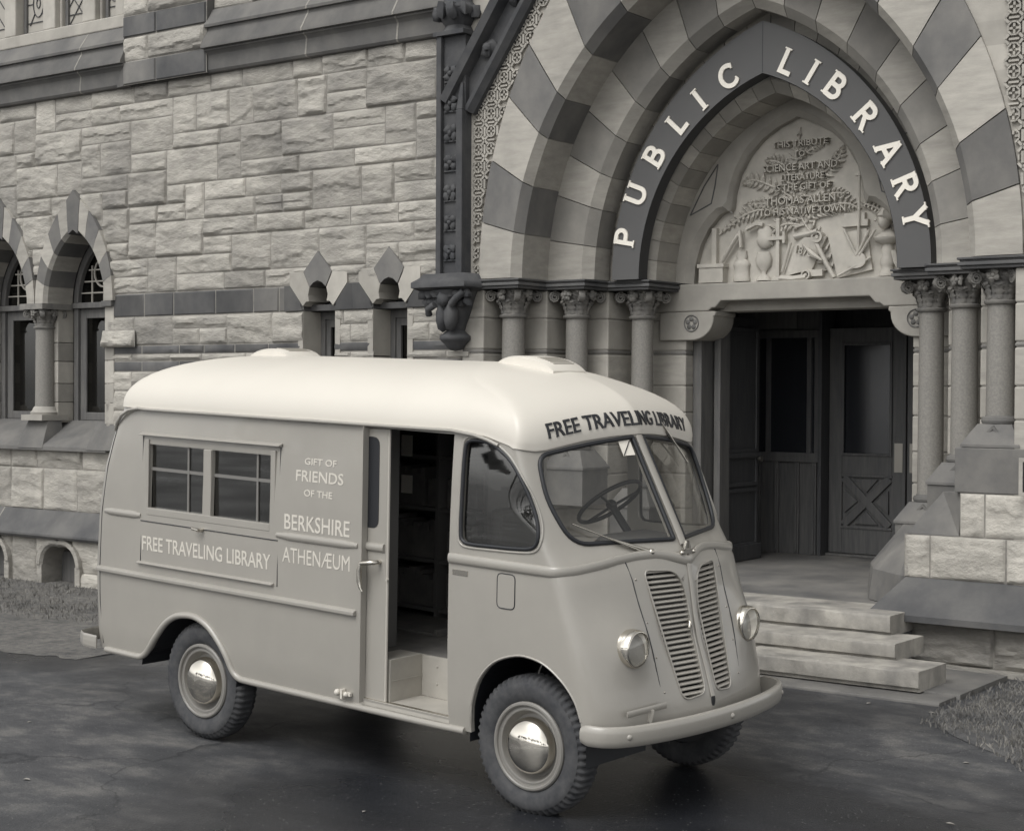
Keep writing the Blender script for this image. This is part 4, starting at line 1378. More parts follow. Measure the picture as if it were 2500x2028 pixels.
def text_mb(mb, s, size, place, extrude=.0, sx=1.0, align='CENTER', m=0, spacing=1.0):
    """sets lettering as solid geometry; place(x, y, d) -> world point, d = 0 face / 1 back"""
    cu = bpy.data.curves.new('lettering', 'FONT')
    cu.body = s
    cu.size = size
    cu.align_x = align
    cu.space_character = spacing
    cu.resolution_u = 3
    o = bpy.data.objects.new('lettering_tmp', cu)
    COL.objects.link(o)
    dg = bpy.context.evaluated_depsgraph_get()
    me = bpy.data.meshes.new_from_object(o.evaluated_get(dg))
    bm = bmesh.new()
    bm.from_mesh(me)
    bmesh.ops.remove_doubles(bm, verts=bm.verts, dist=1e-5)
    if extrude:
        bmesh.ops.triangulate(bm, faces=bm.faces)
        for _ in range(3):
            bmesh.ops.subdivide_edges(bm, edges=[e for e in bm.edges if e.calc_length() > extrude], cuts=1)
            bmesh.ops.triangulate(bm, faces=bm.faces)
    bm.verts.index_update()
    vs = [(v.co.x * sx, v.co.y) for v in bm.verts]
    fs = [tuple(v.index for v in f.verts) for f in bm.faces]
    n = len(vs)
    allv = [place(x, y, 0) for x, y in vs] + [place(x, y, 1) for x, y in vs]
    allf = list(fs) + [tuple(n + i for i in reversed(f)) for f in fs]
    for e in bm.edges:
        if len(e.link_faces) == 1:
            a, b = e.verts[0].index, e.verts[1].index
            allf.append((a, b, n + b, n + a))
    mb.add(allv, allf, m)
    bm.free()
    bpy.data.meshes.remove(me)
    bpy.data.objects.remove(o)
    bpy.data.curves.remove(cu)
w = MB()
for s, x, z, size, sx in (('THIS TRIBUTE', .02, 4.515, .085, 1.1), ('TO', .02, 4.42, .075, 1.1), ('SCIENCE ART AND', .02, 4.295, .095, .95), ('LITERATURE', .05, 4.20, .085, .95), ('IS THE GIFT OF', .05, 4.11, .085, 1.0), ('THOMAS ALLEN', .03, 3.985, .10, 1.0), ('TO HIS NATIVE TOWN', .05, 3.885, .09, .95)):
    text_mb(w, s, size, lambda a, b, d: (XC + x + a, yr - (.068 if d == 0 else .0), z + b), sx=sx)
text_mb(w, '1876', .10, lambda a, b, d: (XC + .075 + a * .9 + b * .2, yr - (.105 if d == 0 else .03), 3.50 + b - a * .25))
part(w, 'carved_inscription', M['relief'], tym)

# ---------------------------------------------------------------- arched PUBLIC LIBRARY sign
sg = MB()
yf, yb = 12.945, 13.10
for side in (-1, 1):
    loops = []
    for i in range(33):
        t = i / 32
        a, b = arch_pt(t, side, 1.29, 1.795), arch_pt(t, side, 1.59, 2.262)
        loops.append([(XC + a[0], yf, ZS + a[1]), (XC + b[0], yf, ZS + b[1]), (XC + b[0], yb, ZS + b[1]), (XC + a[0], yb, ZS + a[1])])
    if side < 0: loops = [list(reversed(l)) for l in loops]
    sg.loft(loops)
sgn = thing('arched_sign', 'dark pointed-arch sign board with white PUBLIC LIBRARY letters over the entrance', 'sign', (XC, 12.97, ZS))
sg.build('sign_board', M['sign'], sgn, smooth=25, world=True)
be = MB()                                  # black strip along the inner edge of the box sign
for side in (-1, 1):
    lp = []
    for i in range(33):
        a = arch_pt(i / 32, side, 1.286, 1.789)
        lp.append([(XC + a[0], yf + .004, ZS + a[1]), (XC + a[0], yb - .002, ZS + a[1])])
    be.loft(lp, 0, False, False, False)
be.build('board_edge', M['black'], sgn, smooth=25, world=True)
sm = MB(); sm.box(XC - .004, XC + .004, yf - .001, yf + .002, ZS + 1.80, ZS + 2.255)
sm.build('board_joint', M['black'], sgn, world=True)
def serif(x, z, w_=.30): return [(x - w_ / 2, z), (x + w_ / 2, z)]
def arc(cx, cz, rx, rz, a0, a1, n=12): return [(cx + rx * cos(radians(lerp(a0, a1, i / n))), cz + rz * sin(radians(lerp(a0, a1, i / n)))) for i in range(n + 1)]
ST, SE = .185, .055
GL = {
 'P': ([[(.12, 0), (.12, 1)], [(.12, .925)] + arc(.36, .69, .235, .235, 90, -90) + [(.12, .455)]], [(.12, .03, .30), (.12, .97, .20)], .66),
 'U': ([[(.12, 1)] + arc(.40, .34, .28, .265, 180, 360) + [(.68, 1)]], [(.12, .97, .30), (.68, .97, .30)], .80),
 'B': ([[(.12, 0), (.12, 1)], [(.12, .925)] + arc(.36, .725, .20, .20, 90, -90) + [(.12, .525)], [(.12, .525)] + arc(.40, .30, .225, .225, 90, -90) + [(.12, .075)]], [(.08, .03, .20), (.08, .97, .20)], .70),
 'L': ([[(.12, 1), (.12, .08), (.58, .08)]], [(.12, .97, .30)], .64),
 'I': ([[(.14, 0), (.14, 1)]], [(.14, .03, .30), (.14, .97, .30)], .28),
 'C': ([arc(.44, .5, .36, .43, 48, 312, 20)], [], .80),
 'R': ([[(.12, 0), (.12, 1)], [(.12, .925)] + arc(.36, .715, .215, .21, 90, -90) + [(.12, .505)], [(.34, .50), (.64, 0)]], [(.12, .03, .30), (.12, .97, .20), (.66, .03, .24)], .72),
 'A': ([[(.08, 0), (.40, 1)], [(.40, 1), (.74, 0)], [(.20, .33), (.61, .33)]], [(.08, .03, .28), (.74, .03, .28)], .80),
 'Y': ([[(.06, 1), (.38, .46)], [(.70, 1), (.38, .46)], [(.38, .50), (.38, 0)]], [(.06, .97, .28), (.70, .97, .28), (.38, .03, .30)], .76),
}
LET = [('P', -1.437, 3.683), ('U', -1.317, 4.084), ('B', -1.118, 4.43), ('L', -.868, 4.72), ('I', -.638, 4.905), ('C', -.34, 5.085), ('L', .262, 5.145), ('I', .49, 5.03), ('B', .715, 4.885), ('R', 1.0, 4.60), ('A', 1.215, 4.287), ('R', 1.365, 3.983), ('Y', 1.452, 3.70)]
for ch, x, z in LET:
    strokes, serifs, wd = GL[ch]
    # local frame: up points outward from the arc centre
    side = -1 if x < 0 else 1
    c = (2.02 ** 2 - 1.44 ** 2) / (2 * 1.44)
    up = Vector((x + side * c, z - ZS)).normalized()
    rt = Vector((up.y, -up.x))
    H = .225
    def tr(p): 
        q = Vector((x, z)) + rt * ((p[0] - wd / 2) * H * 1.05) + up * ((p[1] - .5) * H)
        return (XC + q.x, q.y)
    lm = MB()
    for k, s_ in enumerate(strokes):
        lm.strip([tr(p) for p in s_], ST * H, yf - .016 - .0006 * k, yf - .0005)
    for k, (sx_, sz_, sw_) in enumerate(serifs):
        lm.strip([tr((sx_ - sw_ / 2, sz_)), tr((sx_ + sw_ / 2, sz_))], .06 * H, yf - .0185 - .0004 * k, yf - .0005)
    if ch == 'C':
        for (a_, b_) in (((.655, .70), (.70, .93)), ((.655, .30), (.72, .12))):
            lm.strip([tr(a_), tr(b_)], .07 * H, yf - .0185, yf - .0005)
    lm.build('letter', M['letter'], sgn, world=True)

# ---------------------------------------------------------------- vestibule and doors
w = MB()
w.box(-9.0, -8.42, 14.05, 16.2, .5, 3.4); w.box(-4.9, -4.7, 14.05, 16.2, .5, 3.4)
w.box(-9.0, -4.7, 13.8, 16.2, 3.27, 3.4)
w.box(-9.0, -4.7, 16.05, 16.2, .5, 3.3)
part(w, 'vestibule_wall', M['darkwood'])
w = MB()                              # door frame left of the opening, and the opened outer leaf beyond it
w.box(-7.895, -7.80, 13.75, 14.1, .5, 2.99); w.box(-7.77, -7.70, 13.95, 14.15, .5, 2.99)
part(w, 'door_frame', M['woodframe'], bevel=.006)
w = MB()
def leaf(mb, x, y0, y1, z0, z1):      # panelled leaf lying along the depth, seen on its +X face
    mb.box(x - .05, x, y0, y1, z0, z1)
    for (za, zb) in ((1.62, z1 - .12), (1.28, 1.56), (.66, 1.22)):
        for yy in (y0 + .06, y1 - .06):
            mb.box(x, x + .022, yy - .02, yy + .02, za, zb)
        for zz in (za, zb):
            mb.box(x, x + .028, y0 + .06, y1 - .06, zz - .02, zz + .02)
leaf(w, -7.80, 14.22, 14.95, .51, 2.98)
w.box(-7.80, -7.755, 14.22, 14.95, 1.555, 1.60); w.box(-7.80, -7.755, 14.22, 14.95, .505, .66)
dl = part(w, 'outer_door_leaf', M['darkwood'], bevel=.006)
w = MB(); w.lathe([(.012, 0), (.03, .02), (.03, .05), (.0, .06)], (0, 0, 0), 'x', 12)
for i, q in enumerate(w.v): w.v[i] = (q[0] - 7.78, q[1] + 14.90, q[2] + 1.53)
part(w, 'door_knob', M['brass'], dl, smooth=40)
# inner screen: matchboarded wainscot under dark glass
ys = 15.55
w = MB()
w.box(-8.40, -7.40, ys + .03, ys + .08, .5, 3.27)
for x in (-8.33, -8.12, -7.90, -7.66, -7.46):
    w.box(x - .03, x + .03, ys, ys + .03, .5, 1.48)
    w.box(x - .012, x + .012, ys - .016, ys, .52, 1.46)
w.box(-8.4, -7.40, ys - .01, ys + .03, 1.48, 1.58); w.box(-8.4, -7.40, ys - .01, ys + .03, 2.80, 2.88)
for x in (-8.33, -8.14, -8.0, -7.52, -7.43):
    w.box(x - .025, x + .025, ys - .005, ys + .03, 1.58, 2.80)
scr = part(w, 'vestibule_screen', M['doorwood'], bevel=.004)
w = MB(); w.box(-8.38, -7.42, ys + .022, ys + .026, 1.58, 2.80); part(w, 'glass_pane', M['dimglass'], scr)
w = MB(); w.box(-8.36, -7.66, ys - .012, ys - .002, 2.90, 3.20); part(w, 'transom_panel', M['woodframe'], scr)
w = MB(); w.box(-7.40, -7.36, ys - .03, ys + .3, .5, 3.27); part(w, 'screen_post', M['darkwood'], scr)
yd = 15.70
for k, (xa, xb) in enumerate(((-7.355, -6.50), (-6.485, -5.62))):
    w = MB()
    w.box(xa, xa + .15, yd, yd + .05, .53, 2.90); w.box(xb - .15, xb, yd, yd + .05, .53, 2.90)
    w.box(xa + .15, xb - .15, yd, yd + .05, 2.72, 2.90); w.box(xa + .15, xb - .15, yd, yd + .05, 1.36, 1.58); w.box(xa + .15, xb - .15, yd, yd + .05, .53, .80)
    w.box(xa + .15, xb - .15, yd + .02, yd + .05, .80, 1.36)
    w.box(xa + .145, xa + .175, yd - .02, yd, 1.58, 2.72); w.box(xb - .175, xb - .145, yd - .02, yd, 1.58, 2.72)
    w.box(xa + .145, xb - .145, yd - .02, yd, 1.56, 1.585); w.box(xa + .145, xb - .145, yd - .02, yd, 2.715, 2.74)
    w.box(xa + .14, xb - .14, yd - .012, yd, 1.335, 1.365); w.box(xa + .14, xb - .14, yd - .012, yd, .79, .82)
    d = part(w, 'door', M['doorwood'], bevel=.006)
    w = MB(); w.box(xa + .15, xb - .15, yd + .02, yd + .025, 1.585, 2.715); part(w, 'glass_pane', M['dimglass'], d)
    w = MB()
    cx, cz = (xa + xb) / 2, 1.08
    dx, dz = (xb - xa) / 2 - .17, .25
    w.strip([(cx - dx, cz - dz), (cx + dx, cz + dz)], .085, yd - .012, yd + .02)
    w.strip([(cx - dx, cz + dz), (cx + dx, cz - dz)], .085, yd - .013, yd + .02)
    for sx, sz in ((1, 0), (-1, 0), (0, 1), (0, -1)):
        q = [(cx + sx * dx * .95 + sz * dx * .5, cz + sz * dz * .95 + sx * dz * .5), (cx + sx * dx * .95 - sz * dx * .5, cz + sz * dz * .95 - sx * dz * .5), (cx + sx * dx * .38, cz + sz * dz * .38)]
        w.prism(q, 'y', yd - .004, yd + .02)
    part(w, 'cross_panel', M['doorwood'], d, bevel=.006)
    xp = xb - .075 if k == 0 else xa + .075
    w = MB(); w.box(xp - .045, xp + .045, yd - .006, yd - .001, 1.40, 1.70); part(w, 'push_plate', M['brass'], d)
w = MB(); w.box(-7.40, -5.6, yd - .06, yd + .2, .503, .525); part(w, 'door_threshold', M['woodframe'])

# ---------------------------------------------------------------- steps and porch floor
st = thing('stone_steps', 'three worn pale granite steps with porch landing, right of the van front', 'steps', (-6.0, 11.3, 0))
def slab(name, x0, x1, y0, y1, z0, z1, mat, bev=.02, seed=1, rough=.006):
    """a slab with slightly worn, uneven edges"""
    mb = MB()
    nx = max(2, int((x1 - x0) / .12))
    prof = [(y0 + .03, z0), (y0 + .03, z0 + .03), (y0 + .004, z0 + .034), (y0, z1 - bev), (y0 + bev * .4, z1 - bev * .3), (y0 + bev, z1), (lerp(y0, y1, .5), z1), (y1, z1), (y1, z0)]
    loops = []
    for i in range(nx + 1):
        x = lerp(x0, x1, i / nx)
        l = []
        for j, (y, z) in enumerate(prof):
            k = rough if 2 <= j <= 6 else 0
            l.append((x, y + k * noise.noise((x * 4, j, seed)), z + (k * noise.noise((x * 3, j + 20, seed)) if j in (3, 4, 5, 6) else 0)))
        loops.append(l)
    mb.loft(list(reversed(loops)))
    return mb.build(name, mat, st, smooth=40, world=True)
slab('landing_kerb', -9.5, -4.17, 10.70, 11.02, -.05, .075, M['slab'], .015, 1)
slab('landing_paving', -9.5, -4.14, 11.02, 12.0, -.05, .088, M['slab'], .01, 2)
slab('step', -5.86, -4.41, 10.92, 11.45, .085, .232, M['step'], .012, 3, .012)
slab('step', -9.4, -5.875, 10.93, 11.45, .085, .222, M['step'], .012, 4, .012)
slab('step', -9.4, -4.745, 11.29, 11.85, .222, .352, M['step'], .014, 5, .014)
slab('step', -9.4, -4.955, 11.69, 12.30, .342, .502, M['step'], .014, 6, .012)
slab('porch_floor', -9.0, -4.7, 12.302, 15.9, .3, .500, M['slab'], .005, 7, .003)

# framed notice at the right edge
nb = thing('notice_frame', 'pale framed notice on the pier at the right edge of the view', 'notice', (-3.9, 12.15, 1.45))
w = MB()
xa, xb, za, zb, y = -4.105, -3.62, 1.445, 1.735, 12.10
w.box(xa, xb, y, y + .03, za, za + .03); w.box(xa, xb, y, y + .03, zb - .03, zb); w.box(xa, xa + .03, y, y + .03, za + .03, zb - .03); w.box(xb - .03, xb, y, y + .03, za + .03, zb - .03)
w.build('frame', M['light'], nb, world=True)
w = MB(); w.box(xa + .03, xb - .03, y + .01, y + .03, za + .03, zb - .03); w.build('board', M['black'], nb, world=True)
w = MB(); w.box(-4.0, -3.97, y + .03, 12.21, 1.5, 1.7); w.box(-3.7, -3.67, y + .03, 12.21, 1.5, 1.7); w.build('wall_bracket', M['iron'], nb, world=True)
# ---------------------------------------------------------------- the bookmobile
van = thing('bookmobile_van', 'grey walk-through delivery van with white roof, lettered as a free traveling library', 'van')
van.matrix_world = Matrix(((.997346, .066457, .029739, -4.76173), (-.066035, .997706, -.014926, 7.631242), (-.030663, .012922, .999446, .009749), (0, 0, 0, 1)))
ZR = 2.36                                                     # crown of the roof
HV = [(.36, .806), (.50, .824), (.8, .834), (1.2, .836), (1.5, .832), (1.75, .822), (2.0, .806)]
FK = [(.36, .555, .12, .04, .18, 4.6), (.61, .525, .12, .05, .165, 4.6), (.78, .470, .11, .05, .14, 4.6), (.93, .415, .10, .05, .105, 4.6), (1.10, .385, .13, .08, .058, 4.7), (1.26, .358, .16, .08, .004, 4.8),
      (1.33, .338, .20, .08, -.02, 5.0), (1.42, .300, .34, -.04, -.045, 5.3), (1.66, .166, .30, -.03, -.15, 5.2), (1.93, .015, .22, -.01, -.25, 4.2), (2.02, -.03, .20, 0, -.29, 3.6)]
RK = [(.36, -3.955), (.93, -3.965), (1.3, -3.94), (1.6, -3.885), (1.85, -3.79), (2.02, -3.70)]
def xrs(z): return interp(RK, z)[0] + .21
def hv(z): return interp(HV, z)[0]
def bx(v, z):
    """x of the front skin at lateral position v"""
    xc, c1, c2, xs, m = interp(FK, z)
    a = min(abs(v), hv(z))
    xf = xc - c1 * a - c2 * a * a
    k = max(0.0, 1 - (a / hv(z)) ** m) ** (1 / m)
    x = xs + (xf - xs) * k
    x += .055 * exp(-(((a - .56) / .15) ** 2 + ((z - .93) / .16) ** 2)) * k      # swelling behind each headlamp
    return x
TV = [0, .03, .1, .18, .26, .34, .42, .50, .58, .65, .71, .77, .82, .86, .895, .925, .95, .97, .984, .993, .9975, .9993, .99995]
NS = 22
def outline(z):
    """half plan outline (x, |v|) from front centre round to rear centre"""
    h = hv(z)
    xs = interp(FK, z)[3]
    xr = interp(RK, z)[0]
    out = [(bx(t * h, z), t * h) for t in TV]
    for i in range(NS + 1):
        out.append((lerp(xs, xrs(z), i / NS), h))
    for t in reversed(TV):
        k = (1 - t ** 4.0) ** .25
        out.append((xrs(z) + (xr - .04 * (1 - t * t) - xrs(z)) * k, t * h))
    return out
NO = len(outline(1.0))
def zb(i, n=NO):
    """height of the white / grey paint line at outline station i"""
    if i < len(TV):
        a = TV[i] * .81
        return interp([(0, 1.992), (.2, 1.982), (.40, 1.962), (.55, 1.938), (.66, 1.918), (.73, 1.912), (.78, 1.918), (.81, 1.925)], a)[0]
    if i <= len(TV) + NS:
        x = lerp(-.33, -3.5, (i - len(TV)) / NS)
        return interp([(-4, 2.005), (-.64, 1.997), (-.50, 1.984), (-.40, 1.962), (-.33, 1.938), (0, 1.92)], x)[0]
    return 2.005
def full(fn):
    """near side front->rear, then far side rear->front"""
    a = fn()
    near = [(x, -v, z) for x, v, z in a]
    far = [(x, v, z) for x, v, z in reversed(a[1:-1])]
    return near + far
def skin_row(s):
    o = []
    for i in range(NO):
        z0 = .365 if i >= len(TV) - 1 else .455
        z = lerp(z0, zb(i), s)
        x, v = outline_cache(z)[i]
        o.append((x, v, z))
    return o
_oc = {}
def outline_cache(z):
    k = round(z, 4)
    if k not in _oc: _oc[k] = outline(k)
    return _oc[k]
rows = [0, .04, .08, .12, .16, .20, .24, .28, .32, .36, .40, .44, .48, .52, .55, .575, .60, .625, .65, .68, .72, .76, .80, .84, .88, .92, .96, 1.0]
b = MB()
b.loft([full(lambda s=s: skin_row(s)) for s in rows], 0, False, False)
for i, f in enumerate(b.f): b.f[i] = tuple(reversed(f))
body_me = b.mesh('van_body')
# cutters
WSH = cr([(.048, 1.428), (.30, 1.424), (.52, 1.428), (.635, 1.455), (.70, 1.54), (.725, 1.66), (.722, 1.78), (.67, 1.868), (.55, 1.900), (.30, 1.942), (.048, 1.968)], 1)
def rnd_poly(pts, r=.03, n=4):
    out = []
    P = [Vector(p) for p in pts]
    rs = r if isinstance(r, (list, tuple)) else [r] * len(P)
    for i in range(len(P)):
        a, p, c = P[i - 1], P[i], P[(i + 1) % len(P)]
        d1, d2 = (a - p).normalized(), (c - p).normalized()
        p1, p2 = p + d1 * rs[i], p + d2 * rs[i]
        for k in range(n + 1):
            t = k / n
            out.append(tuple(p1 * (1 - t) ** 2 + p * 2 * t * (1 - t) + p2 * t * t))
    return out
WSH = rnd_poly([(.048, 1.428), (.68, 1.428), (.745, 1.66), (.72, 1.882), (.38, 1.936), (.048, 1.968)], [.012, .10, .10, .07, .12, .012], 6)
SWN = cr([(-.571, 1.68), (-.568, 1.87), (-.55, 1.935), (-.48, 1.948), (-.395, 1.938), (-.315, 1.902), (-.232, 1.842), (-.142, 1.731), (-.078, 1.616), (-.040, 1.519), (-.036, 1.45), (-.075, 1.408), (-.186, 1.396), (-.332, 1.392), (-.50, 1.39), (-.555, 1.405), (-.571, 1.46)], 3, True)
GRI = rnd_poly([(.050, .622), (.046, 1.14), (.100, 1.268), (.338, 1.284), (.236, .604)], [.05, .08, .075, .045, .06], 6)
RAR = [(-3.375, .30), (-3.36, .375), (-3.30, .42), (-3.215, .515), (-3.12, .61), (-3.022, .665), (-2.925, .688), (-2.811, .690), (-2.70, .655), (-2.615, .59), (-2.53, .495), (-2.478, .41), (-2.46, .375), (-2.45, .30)]
FAR = [(-.492, .30), (-.49, .407), (-.486, .456), (-.473, .542), (-.421, .67), (-.315, .775), (-.17, .828), (-.05, .828), (.047, .798), (.151, .728), (.225, .643), (.262, .548), (.275, .42), (.278, .30)]
HL, HR_ = [(-3.302, 1.358), (-2.750, 1.358), (-2.750, 1.769), (-3.302, 1.769)], [(-2.672, 1.356), (-2.118, 1.356), (-2.118, 1.768), (-2.672, 1.768)]
DOOR = [(-1.318, .42), (-.652, .42), (-.652, 1.972), (-1.318, 1.978)]
ct = MB()
for sy in (-1, 1):
    for poly, yi in ((SWN, .755), (DOOR, .70), (cr(RAR, 3), .60), (cr(FAR, 3), .60)):
        ya, yb2 = sy * 1.2, sy * yi
        ct.prism(poly, 'y', min(ya, yb2), max(ya, yb2))
    if sy < 0:
        for poly in (HL, HR_): ct.prism(poly, 'y', -1.2, -.7)
    ct.prism([(sy * p[0], p[1]) for p in WSH], 'x', -.55, .9)
    ct.prism([(sy * p[0], p[1]) for p in GRI], 'x', .15, .9)
cut = ct.build('cutter_tmp', M['van'])
tmp = bpy.data.objects.new('body_tmp', body_me)
body_me.materials.append(M['van']); body_me.materials.append(M['van_in'])
COL.objects.link(tmp)
sd = tmp.modifiers.new('s', 'SOLIDIFY'); sd.thickness = .028; sd.offset = -1; sd.material_offset = 1; sd.use_even_offset = False
bo = tmp.modifiers.new('b', 'BOOLEAN'); bo.operation = 'DIFFERENCE'; bo.solver = 'EXACT'; bo.object = cut; bo.use_self = True
dg = bpy.context.evaluated_depsgraph_get()
me = bpy.data.meshes.new_from_object(tmp.evaluated_get(dg))
bpy.data.objects.remove(tmp); bpy.data.objects.remove(cut)
while len(me.materials) > 2: me.materials.pop()
me.name = 'van_body'
me.materials.append(M['black'])
for p_ in me.polygons:
    if p_.material_index == 1 and p_.center.z < .86: p_.material_index = 2
body = link('body', me, van, 26)

def vp(name, mb, mats, parent=None, smooth=None, bevel=0):
    return mb.build(name, mats, parent or van, smooth, bevel)

# roof: white shell over the paint line
RP = 2.25
def ridge(x):
    q = (x + 1.93) / .86
    return -1.93 + .86 * q / (1 + abs(q) ** 3.2) ** (1 / 3.2)
def redge_xs(z0, w): return lerp(interp(FK, z0)[3], -.62, w)
def redge(a, z0, w):
    xc, c1, c2, xs, m = interp(FK, z0)
    xs, m = lerp(xs, -.62, w), lerp(m, 2.7, w)
    xf = xc - c1 * a - c2 * a * a
    return xs + (xf - xs) * max(0.0, 1 - (a / hv(z0)) ** m) ** (1 / m)
def roof_row(g, off=.012):
    o = []
    for i in range(NO):
        z0 = zb(i)
        x, v = outline_cache(z0)[i]
        # push the shell out a little beyond the body
        nx = .012 if i < len(TV) else (-.012 if i > len(TV) + NS else 0)
        e = Vector((x + nx * (1 if TV[min(i, len(TV) - 1)] < .9 or i > len(TV) else .7), v + (.008 if v > .3 else .008 * v / .3)))
        w_ = smoothstep(1.0, .62, g)
        if i <= len(TV) + NS and w_ > 0:                         # the dome rounds off above the squarer eaves
            a_ = abs(v) if i < len(TV) else hv(z0)
            q = redge(a_, z0, w_)
            if i >= len(TV): q = lerp(redge_xs(z0, w_), xrs(z0), (i - len(TV)) / NS) + 0.0
            e.x = q + (nx if i < len(TV) else 0)
        rx = ridge(e.x)
        z = z0 + (ZR - z0) * (1 - g ** RP) ** (1 / RP)
        o.append((rx + (e.x - rx) * g, e.y * g, z))
    return o
gs = [1.0, .9995, .998, .994, .985, .97, .95, .92, .885, .84, .79, .73, .66, .58, .49, .39, .28, .16, .05, .0]
rf = MB()
rowsR = []
def lipped(dz, out):
    o = []
    for (x, v, z), i in zip(roof_row(1.0), range(NO)):
        o.append((x, v + out * (1 if v > .3 else v / .3), z + dz))
    return o
L0 = [full(lambda: lipped(-.002, -.012)), full(lambda: lipped(-.008, -.003)), full(lambda: lipped(-.005, .001))]
rf.loft(L0 + [full(lambda g=g: roof_row(g)) for g in gs], 0, False, False)
for i, f in enumerate(rf.f): rf.f[i] = tuple(reversed(f))
roof = vp('roof', rf, M['vanroof'], smooth=50)
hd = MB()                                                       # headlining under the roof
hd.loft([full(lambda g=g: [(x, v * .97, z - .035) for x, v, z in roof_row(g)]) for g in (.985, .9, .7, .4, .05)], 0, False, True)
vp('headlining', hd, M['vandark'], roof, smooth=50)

def roof_pt(v, z, off=0.0):
    """point on the front of the roof at lateral v, height z"""
    g = 1.0
    for _ in range(6):
        a = min(.8, abs(v) / g)
        z0 = interp([(0, 1.992), (.2, 1.982), (.40, 1.962), (.55, 1.938), (.66, 1.918), (.73, 1.912), (.78, 1.918), (.81, 1.925)], a)[0]
        u = max(0.0, min(1, (z - z0) / (ZR - z0)))
        g = max(.2, (1 - u ** RP) ** (1 / RP))
    xe = redge(a, z0, smoothstep(1.0, .62, g)) + .012
    return Vector((ridge(xe) + (xe - ridge(xe)) * g + off, v, z + off * .3))

def roof_top(x):
    return interp([(-3.7, 2.17), (-3.5, 2.24), (-3.3, 2.30), (-3.0, 2.338), (-2.6, 2.356), (-1.5, 2.358), (-1.1, 2.350), (-.8, 2.337), (-.6, 2.322), (-.48, 2.311), (-.34, 2.277), (-.14, 2.16)], x)[0]
for (x0, x1) in ((-3.22, -2.74), (-.98, -.50)):                       # two roof ventilators
    w = MB()
    loops = []
    N_ = 18
    for i in range(N_ + 1):
        t = i / N_
        x = lerp(x0, x1, t)
        hgt = .064 * (1 - (abs(t - .52) / .52) ** 2.2) ** .8 if 0 < t < 1 else .0
        wd = .155 * (1 - .35 * (1 - t) ** 3)
        z0 = roof_top(x)
        zt_ = lerp(roof_top(x0), roof_top(x1), t) + hgt
        loops.append([(x, -wd - .012, z0 - .03), (x, -wd, z0 - .012), (x, -wd + .004, max(z0 + .004, zt_ - .006)), (x, -wd * .82, zt_ + .006), (x, wd * .82, zt_ + .006), (x, wd - .004, max(z0 + .004, zt_ - .006)), (x, wd, z0 - .012), (x, wd + .012, z0 - .03)])
    w.loft(loops)
    vt = vp('roof_ventilator', w, M['vanroof'], smooth=35)
    w = MB()
    for k in range(7):
        t = .66 + k * .04
        x = lerp(x0, x1, t)
        zt_ = lerp(roof_top(x0), roof_top(x1), t) + .064 * (1 - (abs(t - .52) / .52) ** 2.2) ** .8
        w.box(x - .004, x + .004, -.095, .095, zt_ + .002, zt_ + .0105)
    vp('vent_louver', w, M['van_in'], vt)

# drip rail along the near and far side, curling down at the rear
for sy in (-1, 1):
    w = MB()
    pts = [(-3.70, sy * .80, 1.84), (-3.665, sy * .815, 1.89), (-3.60, sy * .828, 1.945), (-3.52, sy * .828, 1.982), (-3.42, sy * .826, 1.997)]
    pts += [(lerp(-3.35, -.66, i / 12), sy * .826, 1.9925) for i in range(13)] + [(-.50, sy * .824, 1.977), (-.40, sy * .822, 1.955), (-.33, sy * .818, 1.93)]
    w.tube(pts, .013, 8, up=(0, 0, 1), sq=(1.0, .8))
    vp('drip_rail', w, M['van'], smooth=60)

def side_v(x, z):
    """lateral position of the skin at x on the flank"""
    lo_, hi_ = .3, hv(z)
    if x <= interp(FK, z)[3]: return hv(z)
    for _ in range(24):
        m_ = (lo_ + hi_) / 2
        if bx(m_, z) > x: lo_ = m_
        else: hi_ = m_
    return lo_
